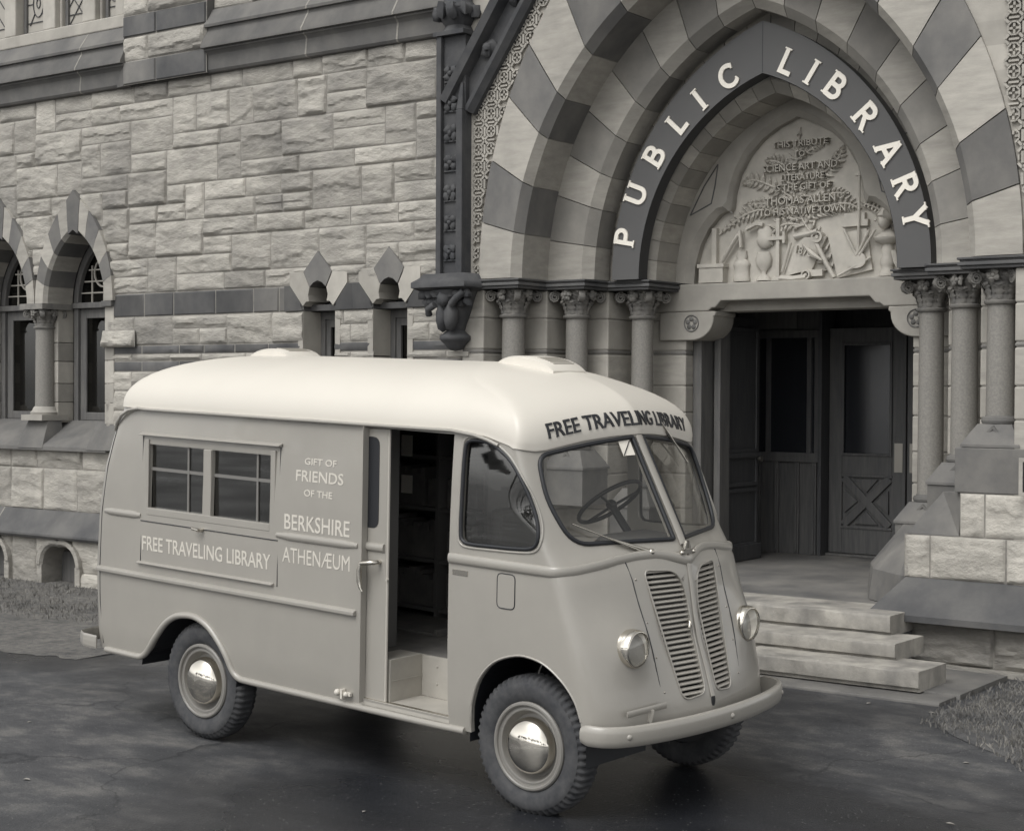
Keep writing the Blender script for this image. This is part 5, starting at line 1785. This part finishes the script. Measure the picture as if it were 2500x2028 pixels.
# beads, mouldings, rub rails --------------------------------------
def side_bead(name, x0, x1, z, hz, out, sy=-1, mat='van', y=None):
    w = MB()
    yy = (y if y is not None else hv(z)) * sy
    n_ = 6
    pts = [(lerp(x0, x1, i / n_), yy, z) for i in range(n_ + 1)]
    w.tube(pts, 1.0, 10, up=(0, 0, 1), rs=[.6] + [1] * (n_ - 1) + [.6], sq=(out, hz))
    return vp(name, w, M[mat], smooth=60)
for sy in (-1, 1):
    side_bead('belt_moulding', -3.76, -3.375, 1.300, .024, .015, sy)
    side_bead('belt_moulding', -2.052, -1.358, 1.296, .025, .016, sy)
    w = MB()
    w.box(-3.865, -3.835, sy * .80 - .02, sy * .80 + .02, .885, .925)
    for (xa, xb, za, zb_, o_) in ((-3.83, -1.362, .888, .930, .026),):
        w.loft([[(x, sy * (hv(.91) - .004), za), (x, sy * (hv(.91) + o_), za + .006), (x, sy * (hv(.91) + o_), zb_ - .012), (x, sy * (hv(.91) - .004), zb_)][::sy] for x in (xa, xb)])
    vp('rub_rail', w, M['van'], bevel=.005)
    # sill roll and wheel arch lip
    w = MB()
    arch_ = cr([(-3.77, .362), (-3.60, .362), (-3.43, .362), (-3.375, .374), (-3.316, .414), (-3.217, .520), (-3.119, .618), (-3.022, .676), (-2.925, .700), (-2.811, .703), (-2.697, .666), (-2.606, .600), (-2.516, .504), (-2.468, .416), (-2.41, .372), (-2.30, .364), (-1.8, .362), (-1.2, .362), (-.8, .362), (-.535, .366)], 4)
    w.tube([(p[0], sy * (hv(p[1]) + .002), p[1]) for p in arch_], .021, 10, up=(0, sy, 0))
    vp('sill_moulding', w, M['van'], smooth=60)
    w = MB()
    fa = cr([(-.497, .40), (-.489, .456), (-.476, .545), (-.424, .672), (-.318, .777), (-.17, .832), (-.05, .832), (.049, .802), (.153, .732), (.227, .645), (.264, .55)], 4)
    w.tube([(p[0], sy * (side_v(p[0], p[1]) - .004), p[1]) for p in fa], .008, 6)
    vp('wheel_arch_lip', w, M['van'], smooth=60)

def front_path(fz, vs, off=.006):
    return [Vector((bx(v, fz(v)) + off, v, fz(v))) for v in vs]
def beltz(v):
    return interp([(0, 1.312), (.05, 1.322), (.12, 1.344), (.22, 1.356), (.34, 1.354), (.48, 1.340), (.62, 1.318), (.74, 1.302), (.83, 1.298)], abs(v))[0]
w = MB()
pts = [(-.648, -.838, 1.302), (-.5, -.838, 1.302), (-.35, -.838, 1.301), (-.22, -.838, 1.30)]
vs = []
for t in reversed(TV[1:-1]): vs.append(-t * .836)
vs.append(0)
for t in TV[1:-1]: vs.append(t * .836)
pts += [tuple(p) for p in front_path(beltz, vs, .002)] + [(-.22, .838, 1.30), (-.5, .838, 1.302), (-.648, .838, 1.302)]
w.tube(pts, 1.0, 12, up=(0, 0, 1), sq=(.014, .029))
vp('belt_moulding', w, M['van'], smooth=60)

# hatch: awning strip, panel seam, ledge, hinge knob, glazing ------------
Y0 = -hv(1.5)
w = MB()
w.loft([[(x, -.822, 1.824), (x, -.852, 1.826), (x, -.852, 1.833), (x, -.818, 1.846)] for x in (-3.385, -2.025)])
ht = vp('service_hatch', w, M['van'], bevel=.003)
w = MB()
for a, b_ in (((-3.372, .985), (-3.372, 1.82)), ((-2.04, .985), (-2.04, 1.82)), ((-3.372, 1.268), (-2.04, 1.262))):
    w.tube([(a[0], -hv(a[1]) - .0018, a[1]), (b_[0], -hv(b_[1]) - .0018, b_[1])], .0032, 6)
vp('hatch_seam', w, M['black'], ht)
w = MB()
def frame_bar(x0, x1, z0, z1, o=.003): w.box(x0, x1, -hv((z0 + z1) / 2) - o, -hv((z0 + z1) / 2) + .02, z0, z1)
frame_bar(-3.345, -3.302, 1.31, 1.80); frame_bar(-2.118, -2.075, 1.31, 1.80); frame_bar(-2.748, -2.674, 1.358, 1.767)
frame_bar(-3.302, -2.118, 1.31, 1.356); frame_bar(-3.302, -2.118, 1.770, 1.80)
vp('hatch_frame', w, M['van'], ht, bevel=.004)
for poly in (HL, HR_):
    w = MB(); w.box(poly[0][0] - .01, poly[1][0] + .01, -.800, -.796, 1.35, 1.775); vp('hatch_pane', w, M['glass_dark'], ht)
w = MB()
for x in (-2.925, -2.262): w.box(x - .008, x + .008, -.808, -.801, 1.35, 1.775)
for xa, xb in ((-3.31, -2.74), (-2.68, -2.11)): w.box(xa, xb, -.807, -.8012, 1.600, 1.620)
vp('muntin', w, M['bars'], ht)
w = MB(); w.loft([[(x, -.83, .984), (x, -.856, .988), (x, -.856, .996), (x, -.83, 1.006)] for x in (-3.395, -2.07)]); vp('hatch_ledge', w, M['van'], ht, bevel=.003)
w = MB(); w.tube([(-2.74, -.83, 1.262), (-2.74, -.87, 1.262)], .012, 10); w.tube([(-2.80, -.872, 1.268), (-2.735, -.875, 1.262)], .010, 8); vp('hatch_catch', w, M['chrome_dull'], ht, smooth=50)

# sliding door leaf standing in its pocket, with handle -------------------
w = MB()
dl = [(-2.0, .415), (-1.168, .415), (-1.168, 1.974), (-2.0, 1.974)]
w.box(-1.40, -1.168, -.796, -.768, .415, 1.974)
dr = vp('sliding_door', w, M['van'], bevel=.006)
w = MB(); w.prism(rnd_poly([(-1.40, 1.405), (-1.232, 1.405), (-1.232, 1.925), (-1.40, 1.925)], .05), 'y', -.799, -.797); vp('door_window', w, M['rubber'], dr)
w = MB(); w.tube([(-1.32, -.799, 1.297), (-1.25, -.799, 1.297), (-1.18, -.799, 1.297)], 1, 10, up=(0, 0, 1), sq=(.016, .025)); vp('door_moulding', w, M['van'], dr, smooth=60)
w = MB()
w.tube([(-1.215, -.795, 1.215), (-1.215, -.845, 1.215), (-1.25, -.858, 1.213), (-1.305, -.862, 1.205)], .013, 8)
w.tube([(-1.305, -.862, 1.215), (-1.315, -.864, 1.16), (-1.312, -.866, 1.10), (-1.30, -.868, 1.065), (-1.282, -.868, 1.045)], .012, 8, rs=[.012, .016, .014, .009, .004])
vp('door_handle', w, M['chrome_dull'], dr, smooth=60)
w = MB(); w.tube([(-1.165, -.786, .42), (-1.165, -.786, 1.97)], .009, 8); w.tube([(-1.155, -.79, 1.12), (-1.155, -.805, 1.12)], .008, 8); vp('door_seal', w, M['van_in'], dr)

# door frame, step well, floor, inner walls ---------------------------------
w = MB()
w.box(-1.33, -.652, -.812, -.50, .385, .417)                     # step floor
w.box(-1.33, -1.15, -.766, -.50, .417, .660); w.box(-1.33, -.652, -.50, -.48, .417, .655); w.box(-.652, -.63, -.80, -.48, .40, .655)
for (x, z) in ((-1.03, .60), (-1.03, .50)): w.ball((x, -.502, z), .008, (1, .5, 1))
w.box(-1.148, -1.144, -.766, -.50, .535, .539)
vp('step_well', w, M['stepwell'], bevel=.006)
w = MB()
w.box(-1.318, -.652, -.806, -.78, .419, .424)
vp('door_track', w, M['chrome_dull'])
w = MB()
w.box(-3.85, -3.44, -.79, .79, .60, .655); w.box(-3.44, -2.40, -.27, .27, .60, .655); w.box(-2.40, -1.33, -.79, .79, .60, .655); w.box(-1.33, -.63, -.48, .79, .60, .655); w.box(-.63, .28, -.27, .27, .60, .655)
vp('cab_floor', w, M['floor'])
w = MB()
w.box(-3.8, .15, -.42, .42, .30, .58)
w.box(-2.35, -1.45, -.70, -.5, .40, .58); w.box(-2.35, -.6, .5, .78, .40, .58)
vp('chassis', w, M['black'])
for sy in (-1, 1):
    for pts_ in (cr(RAR, 3), cr(FAR, 3)):
        w = MB()
        lp = [[(lerp(p[0], (pts_[0][0] + pts_[-1][0]) / 2, -.03), y, p[1] + .012) for p in pts_] for y in (sy * .803, sy * .28)]
        w.loft(lp, 0, False, False, False)
        c_ = [(p[0], sy * .28, p[1] + .012) for p in pts_]
        w.add(c_, [tuple(range(len(c_)))])
        vp('wheel_well', w, M['black'])
w = MB()
w.box(-3.4, -1.42, -.60, -.57, .66, 2.1)                           # back of the near bookcase
for z in (.70, 1.02, 1.36, 1.70, 2.03): w.box(-3.6, -1.45, .42, .78, z, z + .025)
for x in (-3.6, -2.75, -1.9, -1.475): w.box(x, x + .025, .40, .78, .66, 2.12)
w.box(-3.62, -1.40, .775, .79, .66, 2.1)
w.box(-3.64, -3.60, -.55, .5, .66, 2.1)
w.box(-1.50, -1.42, -.57, -.44, .66, 2.02)
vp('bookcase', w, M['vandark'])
w = MB(); w.box(-1.95, -1.45, -.05, .40, .657, .675); w.box(-1.47, -1.45, -.06, .40, .676, .70); vp('floor_board', w, M['floor'])
rnd = random.Random(44)
bk = MB()
for z in (.725, 1.045, 1.385):
    for xa, xb in ((-2.72, -1.95), (-1.85, -1.50)):
        x = xa
        while x < xb:
            t = rnd.uniform(.018, .05); h = rnd.uniform(.17, .26)
            if rnd.random() < .85: bk.box(x, x + t * .95, .46, .70, z + .001, z + h)
            x += t
o = vp('book_row', bk, M['floor'])

# glazing, seals ------------------------------------------------------------
for sy in (-1, 1):
    w = MB()
    pl = [(sy * v, z) for v, z in WSH]
    c0 = (sy * .37, 1.68)
    rings = []
    for k in (1.02, .75, .5, .25):
        rings.append([(bx(lerp(c0[0], v, k), lerp(c0[1], z, k)) - .012, lerp(c0[0], v, k), lerp(c0[1], z, k)) for v, z in pl])
    w.loft(rings if sy > 0 else [list(reversed(r)) for r in rings], 0, False, True)
    wp = vp('windshield_pane', w, M['glass'], smooth=60)
    w = MB(); w.tube([(bx(v, z) + .002, v, z) for v, z in pl], .013, 8, closed=True); vp('rubber_seal', w, M['rubber'], wp, smooth=60)
    w = MB()
    rings = []
    for k in (1.02, .6, .25):
        rings.append([(lerp(-.32, x, k), sy * (side_v(lerp(-.32, x, k), lerp(1.66, z, k)) - .014), lerp(1.66, z, k)) for x, z in SWN])
    w.loft(rings, 0, False, True)
    qp = vp('quarter_window', w, M['glass_side'], smooth=60)
    w = MB(); w.tube([(x, sy * (side_v(x, z) + .001), z) for x, z in SWN], .011, 8, closed=True); vp('rubber_seal', w, M['rubber'], qp, smooth=60)
    w = MB(); w.tube([(lerp(-.32, x, 1.07), sy * (side_v(lerp(-.32, x, 1.07), lerp(1.66, z, 1.07)) + .001), lerp(1.66, z, 1.07)) for x, z in SWN], .007, 8, closed=True); vp('window_moulding', w, M['van'], qp, smooth=60)
w = MB()
w.tube([(bx(0, z) + .004, 0, z) for z in [1.40, 1.5, 1.6, 1.7, 1.8, 1.9, 1.975]], 1, 10, up=(1, 0, .5), sq=(.030, .010)); vp('windshield_post', w, M['van'], smooth=60)
# windscreen sticker (plain corner label with a diagonal bar)
w = MB()
vs = [(-.16, 1.945), (-.075, 1.953), (-.075, 1.872), (-.16, 1.868)]
w.add([(bx(v, z) + .000, v, z) for v, z in vs], [(0, 1, 2, 3)])
stk = vp('window_sticker', w, M['paper'])
w = MB(); w.tube([(bx(-.155, 1.872) + .002, -.155, 1.872), (bx(-.08, 1.948) + .002, -.08, 1.948)], .003, 5); vp('diagonal_bar', w, M['black'], stk)

# grille: louvred slats behind two rounded openings --------------------------
for sy in (-1, 1):
    w = MB()
    def vrange(z):
        xs_ = []
        for (a, b_) in zip(GRI, GRI[1:] + GRI[:1]):
            if (a[1] - z) * (b_[1] - z) < 0:
                xs_.append(a[0] + (b_[0] - a[0]) * (z - a[1]) / (b_[1] - a[1]))
        return (min(xs_), max(xs_)) if len(xs_) > 1 else None
    NSL = 25
    for k in range(NSL):
        z = lerp(.630, 1.270, k / (NSL - 1))
        r = vrange(z)
        if not r: continue
        lp = []
        for i in range(7):
            v = lerp(r[0] - .006, r[1] + .006, i / 6)
            x = bx(v, z)
            lp.append([(x - .022, sy * v, z + .008), (x - .006, sy * v, z + .004), (x - .003, sy * v, z - .001), (x - .005, sy * v, z - .006), (x - .020, sy * v, z - .001)])
        w.loft(lp if sy > 0 else [list(reversed(l)) for l in lp])
    gr = vp('radiator_grille', w, M['slat'], smooth=30)
    w = MB(); w.tube([(bx(v, z) + .001, sy * v, z) for v, z in GRI], .005, 8, closed=True); vp('grille_surround', w, M['van'], gr, smooth=60)
    w = MB(); w.box(.16, .22, min(sy * .02, sy * .40), max(sy * .02, sy * .40), .58, 1.30); vp('radiator_core', w, M['dark'], gr)
    w = MB(); w.tube([(bx(lerp(.43, .40, t), z) + .0005, sy * lerp(.43, .36, t), z) for t, z in [(i / 10, lerp(1.33, .40, i / 10)) for i in range(11)]], .0035, 6); vp('panel_seam', w, M['black'], gr)
    w = MB()
    for t in (.1, .35, .55, .75, .93):
        v, z = lerp(.405, .345, t), lerp(1.33, .44, t)
        w.ball((bx(v, z), sy * v, z), .007, (.6, 1, 1))
    vp('panel_screw', w, M['chrome_dull'], gr)
w = MB(); w.tube([(bx(0, z) + .002, 0, z) for z in [.60, .75, .9, 1.05, 1.2, 1.30]], 1, 8, up=(1, 0, 0), sq=(.020, .008)); vp('grille_divider', w, M['van'], smooth=60)
w = MB(); w.prism([(.016 * cos(a), .575 + .03 * sin(a)) for a in [2 * pi * i / 16 for i in range(16)]], 'x', bx(0, .575) - .01, bx(0, .575) + .003); vp('crank_hole', w, M['black'])
w = MB(); w.tube([(bx(.06, 1.0) + .0, -.06, 1.0), (bx(.06, 1.0) + .02, -.07, .99), (bx(.08, .97) + .02, -.085, .965)], .009, 8, rs=[.009, .011, .006]); vp('grille_latch', w, M['chrome_dull'], smooth=60)

# emblem on the nose: small chrome cross-bar with upright prongs
w = MB()
ex, ez = bx(0, 1.362) + .012, 1.365
w.box(ex - .010, ex + .008, -.060, .060, ez - .014, ez + .006)
for sy in (-1, 1):
    w.prism([(sy * .004, ez + .012), (sy * .030, ez + .012), (sy * .012, ez + .055), (sy * .002, ez + .050)], 'x', ex - .010, ex + .006)
    w.ball((ex + .004, sy * .055, ez - .006), .013)
    w.prism([(sy * .006, ez - .013), (sy * .028, ez - .013), (sy * .016, ez - .045)], 'x', ex - .010, ex + .006)
w.prism([(-.016, ez - .020), (.016, ez - .020), (0, ez - .062)], 'x', ex - .012, ex + .010)
vp('nose_emblem', w, M['chrome_dull'], smooth=40)

# headlamps --------------------------------------------------------------------
for sy in (-1, 1):
    hx, hy, hz = .345, sy * .546, .908
    w = MB(); w.lathe([(.088, -.06), (.097, .0), (.101, .02), (.102, .045), (.099, .066), (.094, .075), (.090, .076), (.089, .06)], (hx, hy, hz), 'x', 40); hl = vp('headlamp', w, M['chrome'], smooth=60)
    w = MB(); w.lathe([(.089, .060), (.080, .030), (.062, .006), (.040, -.010), (.018, -.016), (.0, -.017)], (hx, hy, hz), 'x', 36); vp('reflector', w, M['reflector'], hl, smooth=70)
    w = MB(); w.ball((hx + .02, hy, hz), .016, (1.4, 1, 1)); vp('bulb', w, M['letter'], hl, smooth=60)
    w = MB(); w.lathe([(.0895, .062), (.088, .072), (.074, .084), (.05, .093), (.025, .098), (.0, .099)], (hx, hy, hz), 'x', 32); vp('lens', w, M['lens'], hl, smooth=60)
    w = MB(); w.lathe([(.090, .064), (.092, .070), (.0905, .076), (.0885, .072)], (hx, hy, hz), 'x', 40); vp('rim_gasket', w, M['rubber'], hl, smooth=60)

# front bumper, bolts, plate bracket
w = MB()
bp = [(-.868, .30), (-.865, .36), (-.838, .43), (-.77, .49), (-.65, .538), (-.45, .582), (-.22, .61), (0, .618)]
bp = cr(bp, 4)
bp = bp + [(-p[0], p[1]) for p in reversed(bp[:-1])]
lp = []
for i, (v, x) in enumerate(bp):
    a, c_ = bp[max(0, i - 1)], bp[min(len(bp) - 1, i + 1)]
    t = Vector((c_[0] - a[0], c_[1] - a[1])).normalized()
    nx, nv = (t.x, -t.y)                                        # outward normal in (x, v)
    k = 1.0 if 2 < i < len(bp) - 3 else (.72, .88, .97)[min(i, len(bp) - 1 - i)]
    sec = [(-.022, -.050), (-.006, -.055), (.004, -.048), (.010, -.022), (.011, .018), (.005, .046), (-.004, .053), (-.022, .050)]
    lp.append([(x + o_ * nx, v + o_ * nv, .502 + h_ * k) for o_, h_ in sec])
w.loft(lp)
bm_ = vp('front_bumper', w, M['van'], smooth=50)
for xb_, vb_ in ((.508, -.74), (.622, .04), (.508, .74)):
    w = MB(); w.ball((xb_, vb_, .502), .018, (1, 1, 1), 0, 12); vp('bumper_bolt', w, M['van'], bm_, smooth=60)
for sy in (-1, 1):
    w = MB(); w.box(.20, .56, sy * .42 - .03, sy * .42 + .03, .455, .50); vp('bumper_bracket', w, M['black'], bm_)
w = MB()
px = bx(.5, .60)
w.tube([(bx(.66, .60) + .035, -.66, .590), (bx(.40, .62) + .035, -.40, .610)], 1, 8, up=(0, 0, 1), sq=(.004, .017))
w.tube([(bx(.50, .55) + .01, -.50, .53), (bx(.50, .60) + .03, -.50, .60)], 1, 8, up=(0, 1, 0), sq=(.016, .004))
vp('plate_bracket', w, M['van'], smooth=40)
w = MB()
w.tube([(-3.83, -.845, .405), (-3.98, -.842, .405), (-4.07, -.80, .405), (-4.12, -.66, .405), (-4.14, -.3, .405), (-4.14, .3, .405), (-4.12, .66, .405), (-4.07, .80, .405), (-3.98, .842, .405), (-3.83, .845, .405)], 1, 8, up=(0, 0, 1), sq=(.006, .046)); w.box(-4.14, -3.85, -.35, -.30, .38, .42); w.box(-4.14, -3.85, .30, .35, .38, .42)
vp('rear_bumper', w, M['van'])

# small fittings on the flank
w = MB(); w.prism(rnd_poly([(-.300, 1.075), (-.182, 1.075), (-.182, 1.255), (-.300, 1.255)], .03), 'y', -.8375, -.8355)
fl = vp('fuel_flap', w, M['van'])
w = MB(); q = rnd_poly([(-.302, 1.073), (-.180, 1.073), (-.180, 1.257), (-.302, 1.257)], .03); w.tube([(p[0], -.8365, p[1]) for p in q], .0032, 6, closed=True); vp('flap_seam', w, M['black'], fl)
w = MB(); w.box(-.622, -.512, -.8385, -.834, 1.214, 1.243); mp_ = vp('maker_plate', w, M['chrome_dull'])
w = MB(); w.box(-1.52, -1.40, -.838, -.820, .42, .440); w.ball((-1.50, -.842, .432), .02); w.ball((-1.43, -.842, .428), .016); w.box(-1.47, -1.455, -.85, -.82, .40, .455); vp('jack_cleat', w, M['gold'], smooth=50)
def rear_v(x, z):
    q = (x - xrs(z)) / (interp(RK, z)[0] - xrs(z))
    return hv(z) * max(0.0, 1 - max(0.0, q) ** 4) ** .25
w = MB(); w.tube([(x, -rear_v(x, z) - .0005, z) for x, z in ((-3.80, .40), (-3.815, .7), (-3.815, .93), (-3.795, 1.3), (-3.745, 1.6), (-3.70, 1.75), (-3.665, 1.86))], .0035, 6); vp('panel_seam', w, M['black'])
w = MB(); w.box(-1.3215, -1.3175, -.845, -.80, .40, 1.985); vp('door_edge', w, M['van'])

# wipers
def wiper(a, b_, c_, mat='chrome_dull'):
    w = MB()
    pa, pb, pc = [Vector((bx(v, z) + o_, v, z)) for v, z, o_ in (a + (.012,), b_ + (.028,), c_ + (.022,))]
    w.tube([tuple(pa), tuple(pb)], .007, 8, rs=[.013, .006]); w.ball(tuple(pa), .02)
    d = (pc - pb)
    w.tube([tuple(pb - d * .9), tuple(pb), tuple(pc)], .005, 6)
    return vp('wiper', w, M[mat], smooth=60)
wiper((-.24, 1.372), (-.47, 1.452), (-.66, 1.535))
wiper((.36, 1.985), (.40, 1.93), (.52, 1.80))

# steering wheel and column, engine cover, driver's seat
w = MB()
ctr = Vector((-.46, .36, 1.545)); ax_ = Vector((-.64, 0, .77)).normalized()
u_ = Vector((0, 1, 0)); w_ = ax_.cross(u_)
w.tube([tuple(ctr + u_ * .21 * cos(a) + w_ * .21 * sin(a)) for a in [2 * pi * i / 40 for i in range(40)]], .013, 8, closed=True)
for a in (radians(90), radians(205), radians(335)):
    w.tube([tuple(ctr - ax_ * .03), tuple(ctr + u_ * .205 * cos(a) + w_ * .205 * sin(a))], .009, 8)
w.ball(tuple(ctr - ax_ * .02), .035, (1, 1, .9), 0, 12)
sw = vp('steering_wheel', w, M['black'], smooth=60)
w = MB(); w.tube([tuple(ctr - ax_ * .03), tuple(ctr - ax_ * .75)], .024, 10); vp('steering_column', w, M['black'], sw, smooth=60)
w = MB()
w.loft([[(-.35, -.20, .66), (-.35, .42, .66), (.25, .42, .66), (.25, -.20, .66)], [(-.33, -.18, 1.25), (-.33, .40, 1.25), (.22, .40, 1.25), (.22, -.18, 1.25)], [(-.18, -.10, 1.42), (-.18, .32, 1.42), (.14, .32, 1.40), (.14, -.10, 1.40)]])
w.box(-.05, .05, -.70, .72, 1.34, 1.40)
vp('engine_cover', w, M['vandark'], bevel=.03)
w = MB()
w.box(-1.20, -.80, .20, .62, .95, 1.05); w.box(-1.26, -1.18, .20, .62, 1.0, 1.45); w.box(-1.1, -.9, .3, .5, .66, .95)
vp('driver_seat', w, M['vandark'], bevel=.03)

# wheels ----------------------------------------------------------------------
def make_wheel():
    t = bpy.data.objects.new('wheel', None); COL.objects.link(t); t.parent = van
    SEG = 224
    TW = .185                                        # tyre lies from y = 0 (outer face) inwards to TW
    prof = [(.232, .030), (.245, .016), (.275, .006), (.305, .002), (.325, .004), (.336, .010), (.346, .016), (.360, .024), (.371, .040), (.374, .060), (.374, .125), (.371, .145), (.360, .161), (.345, .169), (.32, .18), (.27, .178), (.235, .155)]
    def mod(i, k):
        lug = (k // 2) % 2
        if 6 <= i <= 8: return 0 if lug else -.013
        if i in (9, 10): return 0 if lug else -.007
        if 11 <= i <= 12: return 0 if not lug else -.013
        return 0
    w = MB(); w.lathe(prof, (0, 0, 0), 'y', SEG, 0, mod)
    y = w.build('tyre', M['tyre'], t, smooth=35)
    w = MB()
    w.lathe([(.236, .034), (.236, .014), (.229, .006), (.220, .005), (.214, .010), (.212, .022), (.203, .024), (.195, .020), (.188, .022), (.183, .036), (.178, .060), (.165, .072), (.14, .066), (.125, .050)], (0, 0, 0), 'y', 64)
    w.build('rim', M['rim'], t, smooth=40)
    w = MB()
    w.lathe([(.150, .058), (.149, .030), (.146, .014), (.136, -.002), (.115, -.018), (.085, -.031), (.05, -.040), (.0, -.044)], (0, 0, 0), 'y', 64)
    w.build('hubcap', M['chrome'], t, smooth=70)
    w = MB(); w.lathe([(.236, .14), (.10, .10), (.0, .10)], (0, 0, 0), 'y', 32); w.build('wheel_disc', M['black'], t)
    return t
def copy_tree(o, parent):
    c_ = o.copy(); COL.objects.link(c_); c_.parent = parent
    for ch in list(o.children): copy_tree(ch, c_)
    return c_
W0 = make_wheel()
for i, (x, v, z, rz) in enumerate(((-.11, -.800, .353, 0), (-2.80, -.795, .290, 0), (-.11, .800, .353, pi), (-2.80, .795, .290, pi))):
    o = W0 if i == 0 else copy_tree(W0, van)
    o.location = (x, v, z)
    o.rotation_euler = (0, random.Random(i).uniform(0, 3), 0) if not rz else Matrix.Rotation(pi, 3, 'Z').to_euler()
w = MB(); w.tube([(-.11, -.62, .35), (-.11, .62, .35)], .035, 8); w.tube([(-2.80, -.62, .29), (-2.80, .62, .29)], .045, 8); w.ball((-2.80, 0, .29), .13); vp('axle', w, M['black'])

# lettering ---------------------------------------------------------------------
def fitted(name, s, x0, x1, z0, z1, place, mat, bold=.0, thr=.03):
    cu = bpy.data.curves.new('lettering', 'FONT'); cu.body = s; cu.size = 1; cu.offset = bold; cu.resolution_u = 3
    o = bpy.data.objects.new('lettering_tmp', cu); COL.objects.link(o)
    me = bpy.data.meshes.new_from_object(o.evaluated_get(bpy.context.evaluated_depsgraph_get()))
    bm = bmesh.new(); bm.from_mesh(me)
    bmesh.ops.remove_doubles(bm, verts=bm.verts, dist=1e-5)
    bmesh.ops.triangulate(bm, faces=bm.faces)
    xs_ = [v.co.x for v in bm.verts]; ys_ = [v.co.y for v in bm.verts]
    a, b_, c_, d_ = min(xs_), max(xs_), min(ys_), max(ys_)
    for _ in range(4):
        ed = [e for e in bm.edges if abs(e.verts[0].co.x - e.verts[1].co.x) * (x1 - x0) / (b_ - a) > thr or abs(e.verts[0].co.y - e.verts[1].co.y) * (z1 - z0) / (d_ - c_) > thr * 2.5]
        if not ed: break
        bmesh.ops.subdivide_edges(bm, edges=ed, cuts=1)
        bmesh.ops.triangulate(bm, faces=bm.faces)
    bm.verts.index_update()
    n = len(bm.verts)
    pts = [(lerp(x0, x1, (v.co.x - a) / (b_ - a)), lerp(z0, z1, (v.co.y - c_) / (d_ - c_))) for v in bm.verts]
    mb = MB()
    vsx = [place(x, z, 0) for x, z in pts] + [place(x, z, 1) for x, z in pts]
    fs = [tuple(v.index for v in f.verts) for f in bm.faces]
    fs += [tuple(n + i for i in reversed(f)) for f in fs]
    for e in bm.edges:
        if len(e.link_faces) == 1:
            i, j = e.verts[0].index, e.verts[1].index
            fs.append((i, j, n + j, n + i))
    mb.add(vsx, fs)
    bm.free(); bpy.data.meshes.remove(me); bpy.data.objects.remove(o); bpy.data.curves.remove(cu)
    return vp(name, mb, M[mat])
flank = lambda x, z, d: (x, -hv(z) - (.0022 if d == 0 else -.001), z)
fitted('painted_lettering', 'GIFT OF', -1.824, -1.555, 1.732, 1.772, flank, 'gold', .010)
fitted('painted_lettering', 'FRIENDS', -1.894, -1.493, 1.632, 1.698, flank, 'gold', .007)
fitted('painted_lettering', 'OF THE', -1.820, -1.579, 1.546, 1.586, flank, 'gold', .010)
fitted('painted_lettering', 'BERKSHIRE', -1.983, -1.427, 1.337, 1.430, flank, 'gold', .007)
fitted('painted_lettering', 'ATHENÆUM', -1.994, -1.419, 1.141, 1.230, flank, 'gold', .0)
fitted('painted_lettering', 'FREE TRAVELING LIBRARY', -3.353, -2.102, 1.078, 1.171, flank, 'gold', .007)
def on_roof(x, z, d):
    base = interp([(0, 2.018), (.2, 2.010), (.40, 1.992), (.55, 1.970), (.68, 1.950)], abs(x))[0]
    p = roof_pt(x, base + z, .0075 if d == 0 else -.006)
    return tuple(p)
fitted('painted_lettering', 'FREE TRAVELING LIBRARY', -.650, .650, .014, .094, on_roof, 'black', .008, .012)

# two white sheets standing in for far-side window light, seen through the door
for i, (x, z, h, lab) in enumerate(((-2.17, 1.78, .14, 'upper white sheet standing in for far-window light, seen through the open door'), (-2.165, 1.525, .12, 'lower white sheet standing in for far-window light, below the other sheet'))):
    w = MB()
    w.box(x - .05, x + .05, .402, .405, z - h / 2, z + h / 2)
    o = w.build('window_light_sheet', M['paper'])
    o.matrix_world = van.matrix_world.copy()
    tag(o, lab, 'paper', 'white sheets standing in for window light')

# bits of leaf litter on the wet drive
rnd = random.Random(77)
LEAF = [(-5.62, 6.35), (-5.05, 5.75), (-4.35, 5.6), (-3.45, 9.3), (-4.6, 10.5), (-4.12, 10.45), (-7.6, 5.7), (-3.3, 6.9), (-3.05, 8.0), (-8.9, 6.7), (-4.0, 4.75), (-6.9, 5.0), (-11.2, 8.3), (-3.75, 6.1)]
lf = None
for i, (x, y) in enumerate(LEAF):
    if lf is None:
        w = MB(); w.add([(-.03, 0, .004), (-.012, .016, .012), (.014, .014, .010), (.035, 0, .006), (.012, -.015, .012), (-.014, -.013, .008), (0, 0, .004)], [(0, 6, 1), (1, 6, 2), (2, 6, 3), (3, 6, 4), (4, 6, 5), (5, 6, 0)])
        lf = w.build('fallen_leaf', M['dryleaf'])
        o = lf
    else:
        o = lf.copy(); COL.objects.link(o)
    o.location = (x, y, gz(x, y) + .002)
    o.rotation_euler = (0, 0, rnd.uniform(0, 6.28))
    s_ = rnd.uniform(.4, .85)
    o.scale = (s_, s_, s_)
    tag(o, 'small dry fallen leaf lying flat on the wet dark driveway', 'leaf', 'fallen leaves on the driveway')
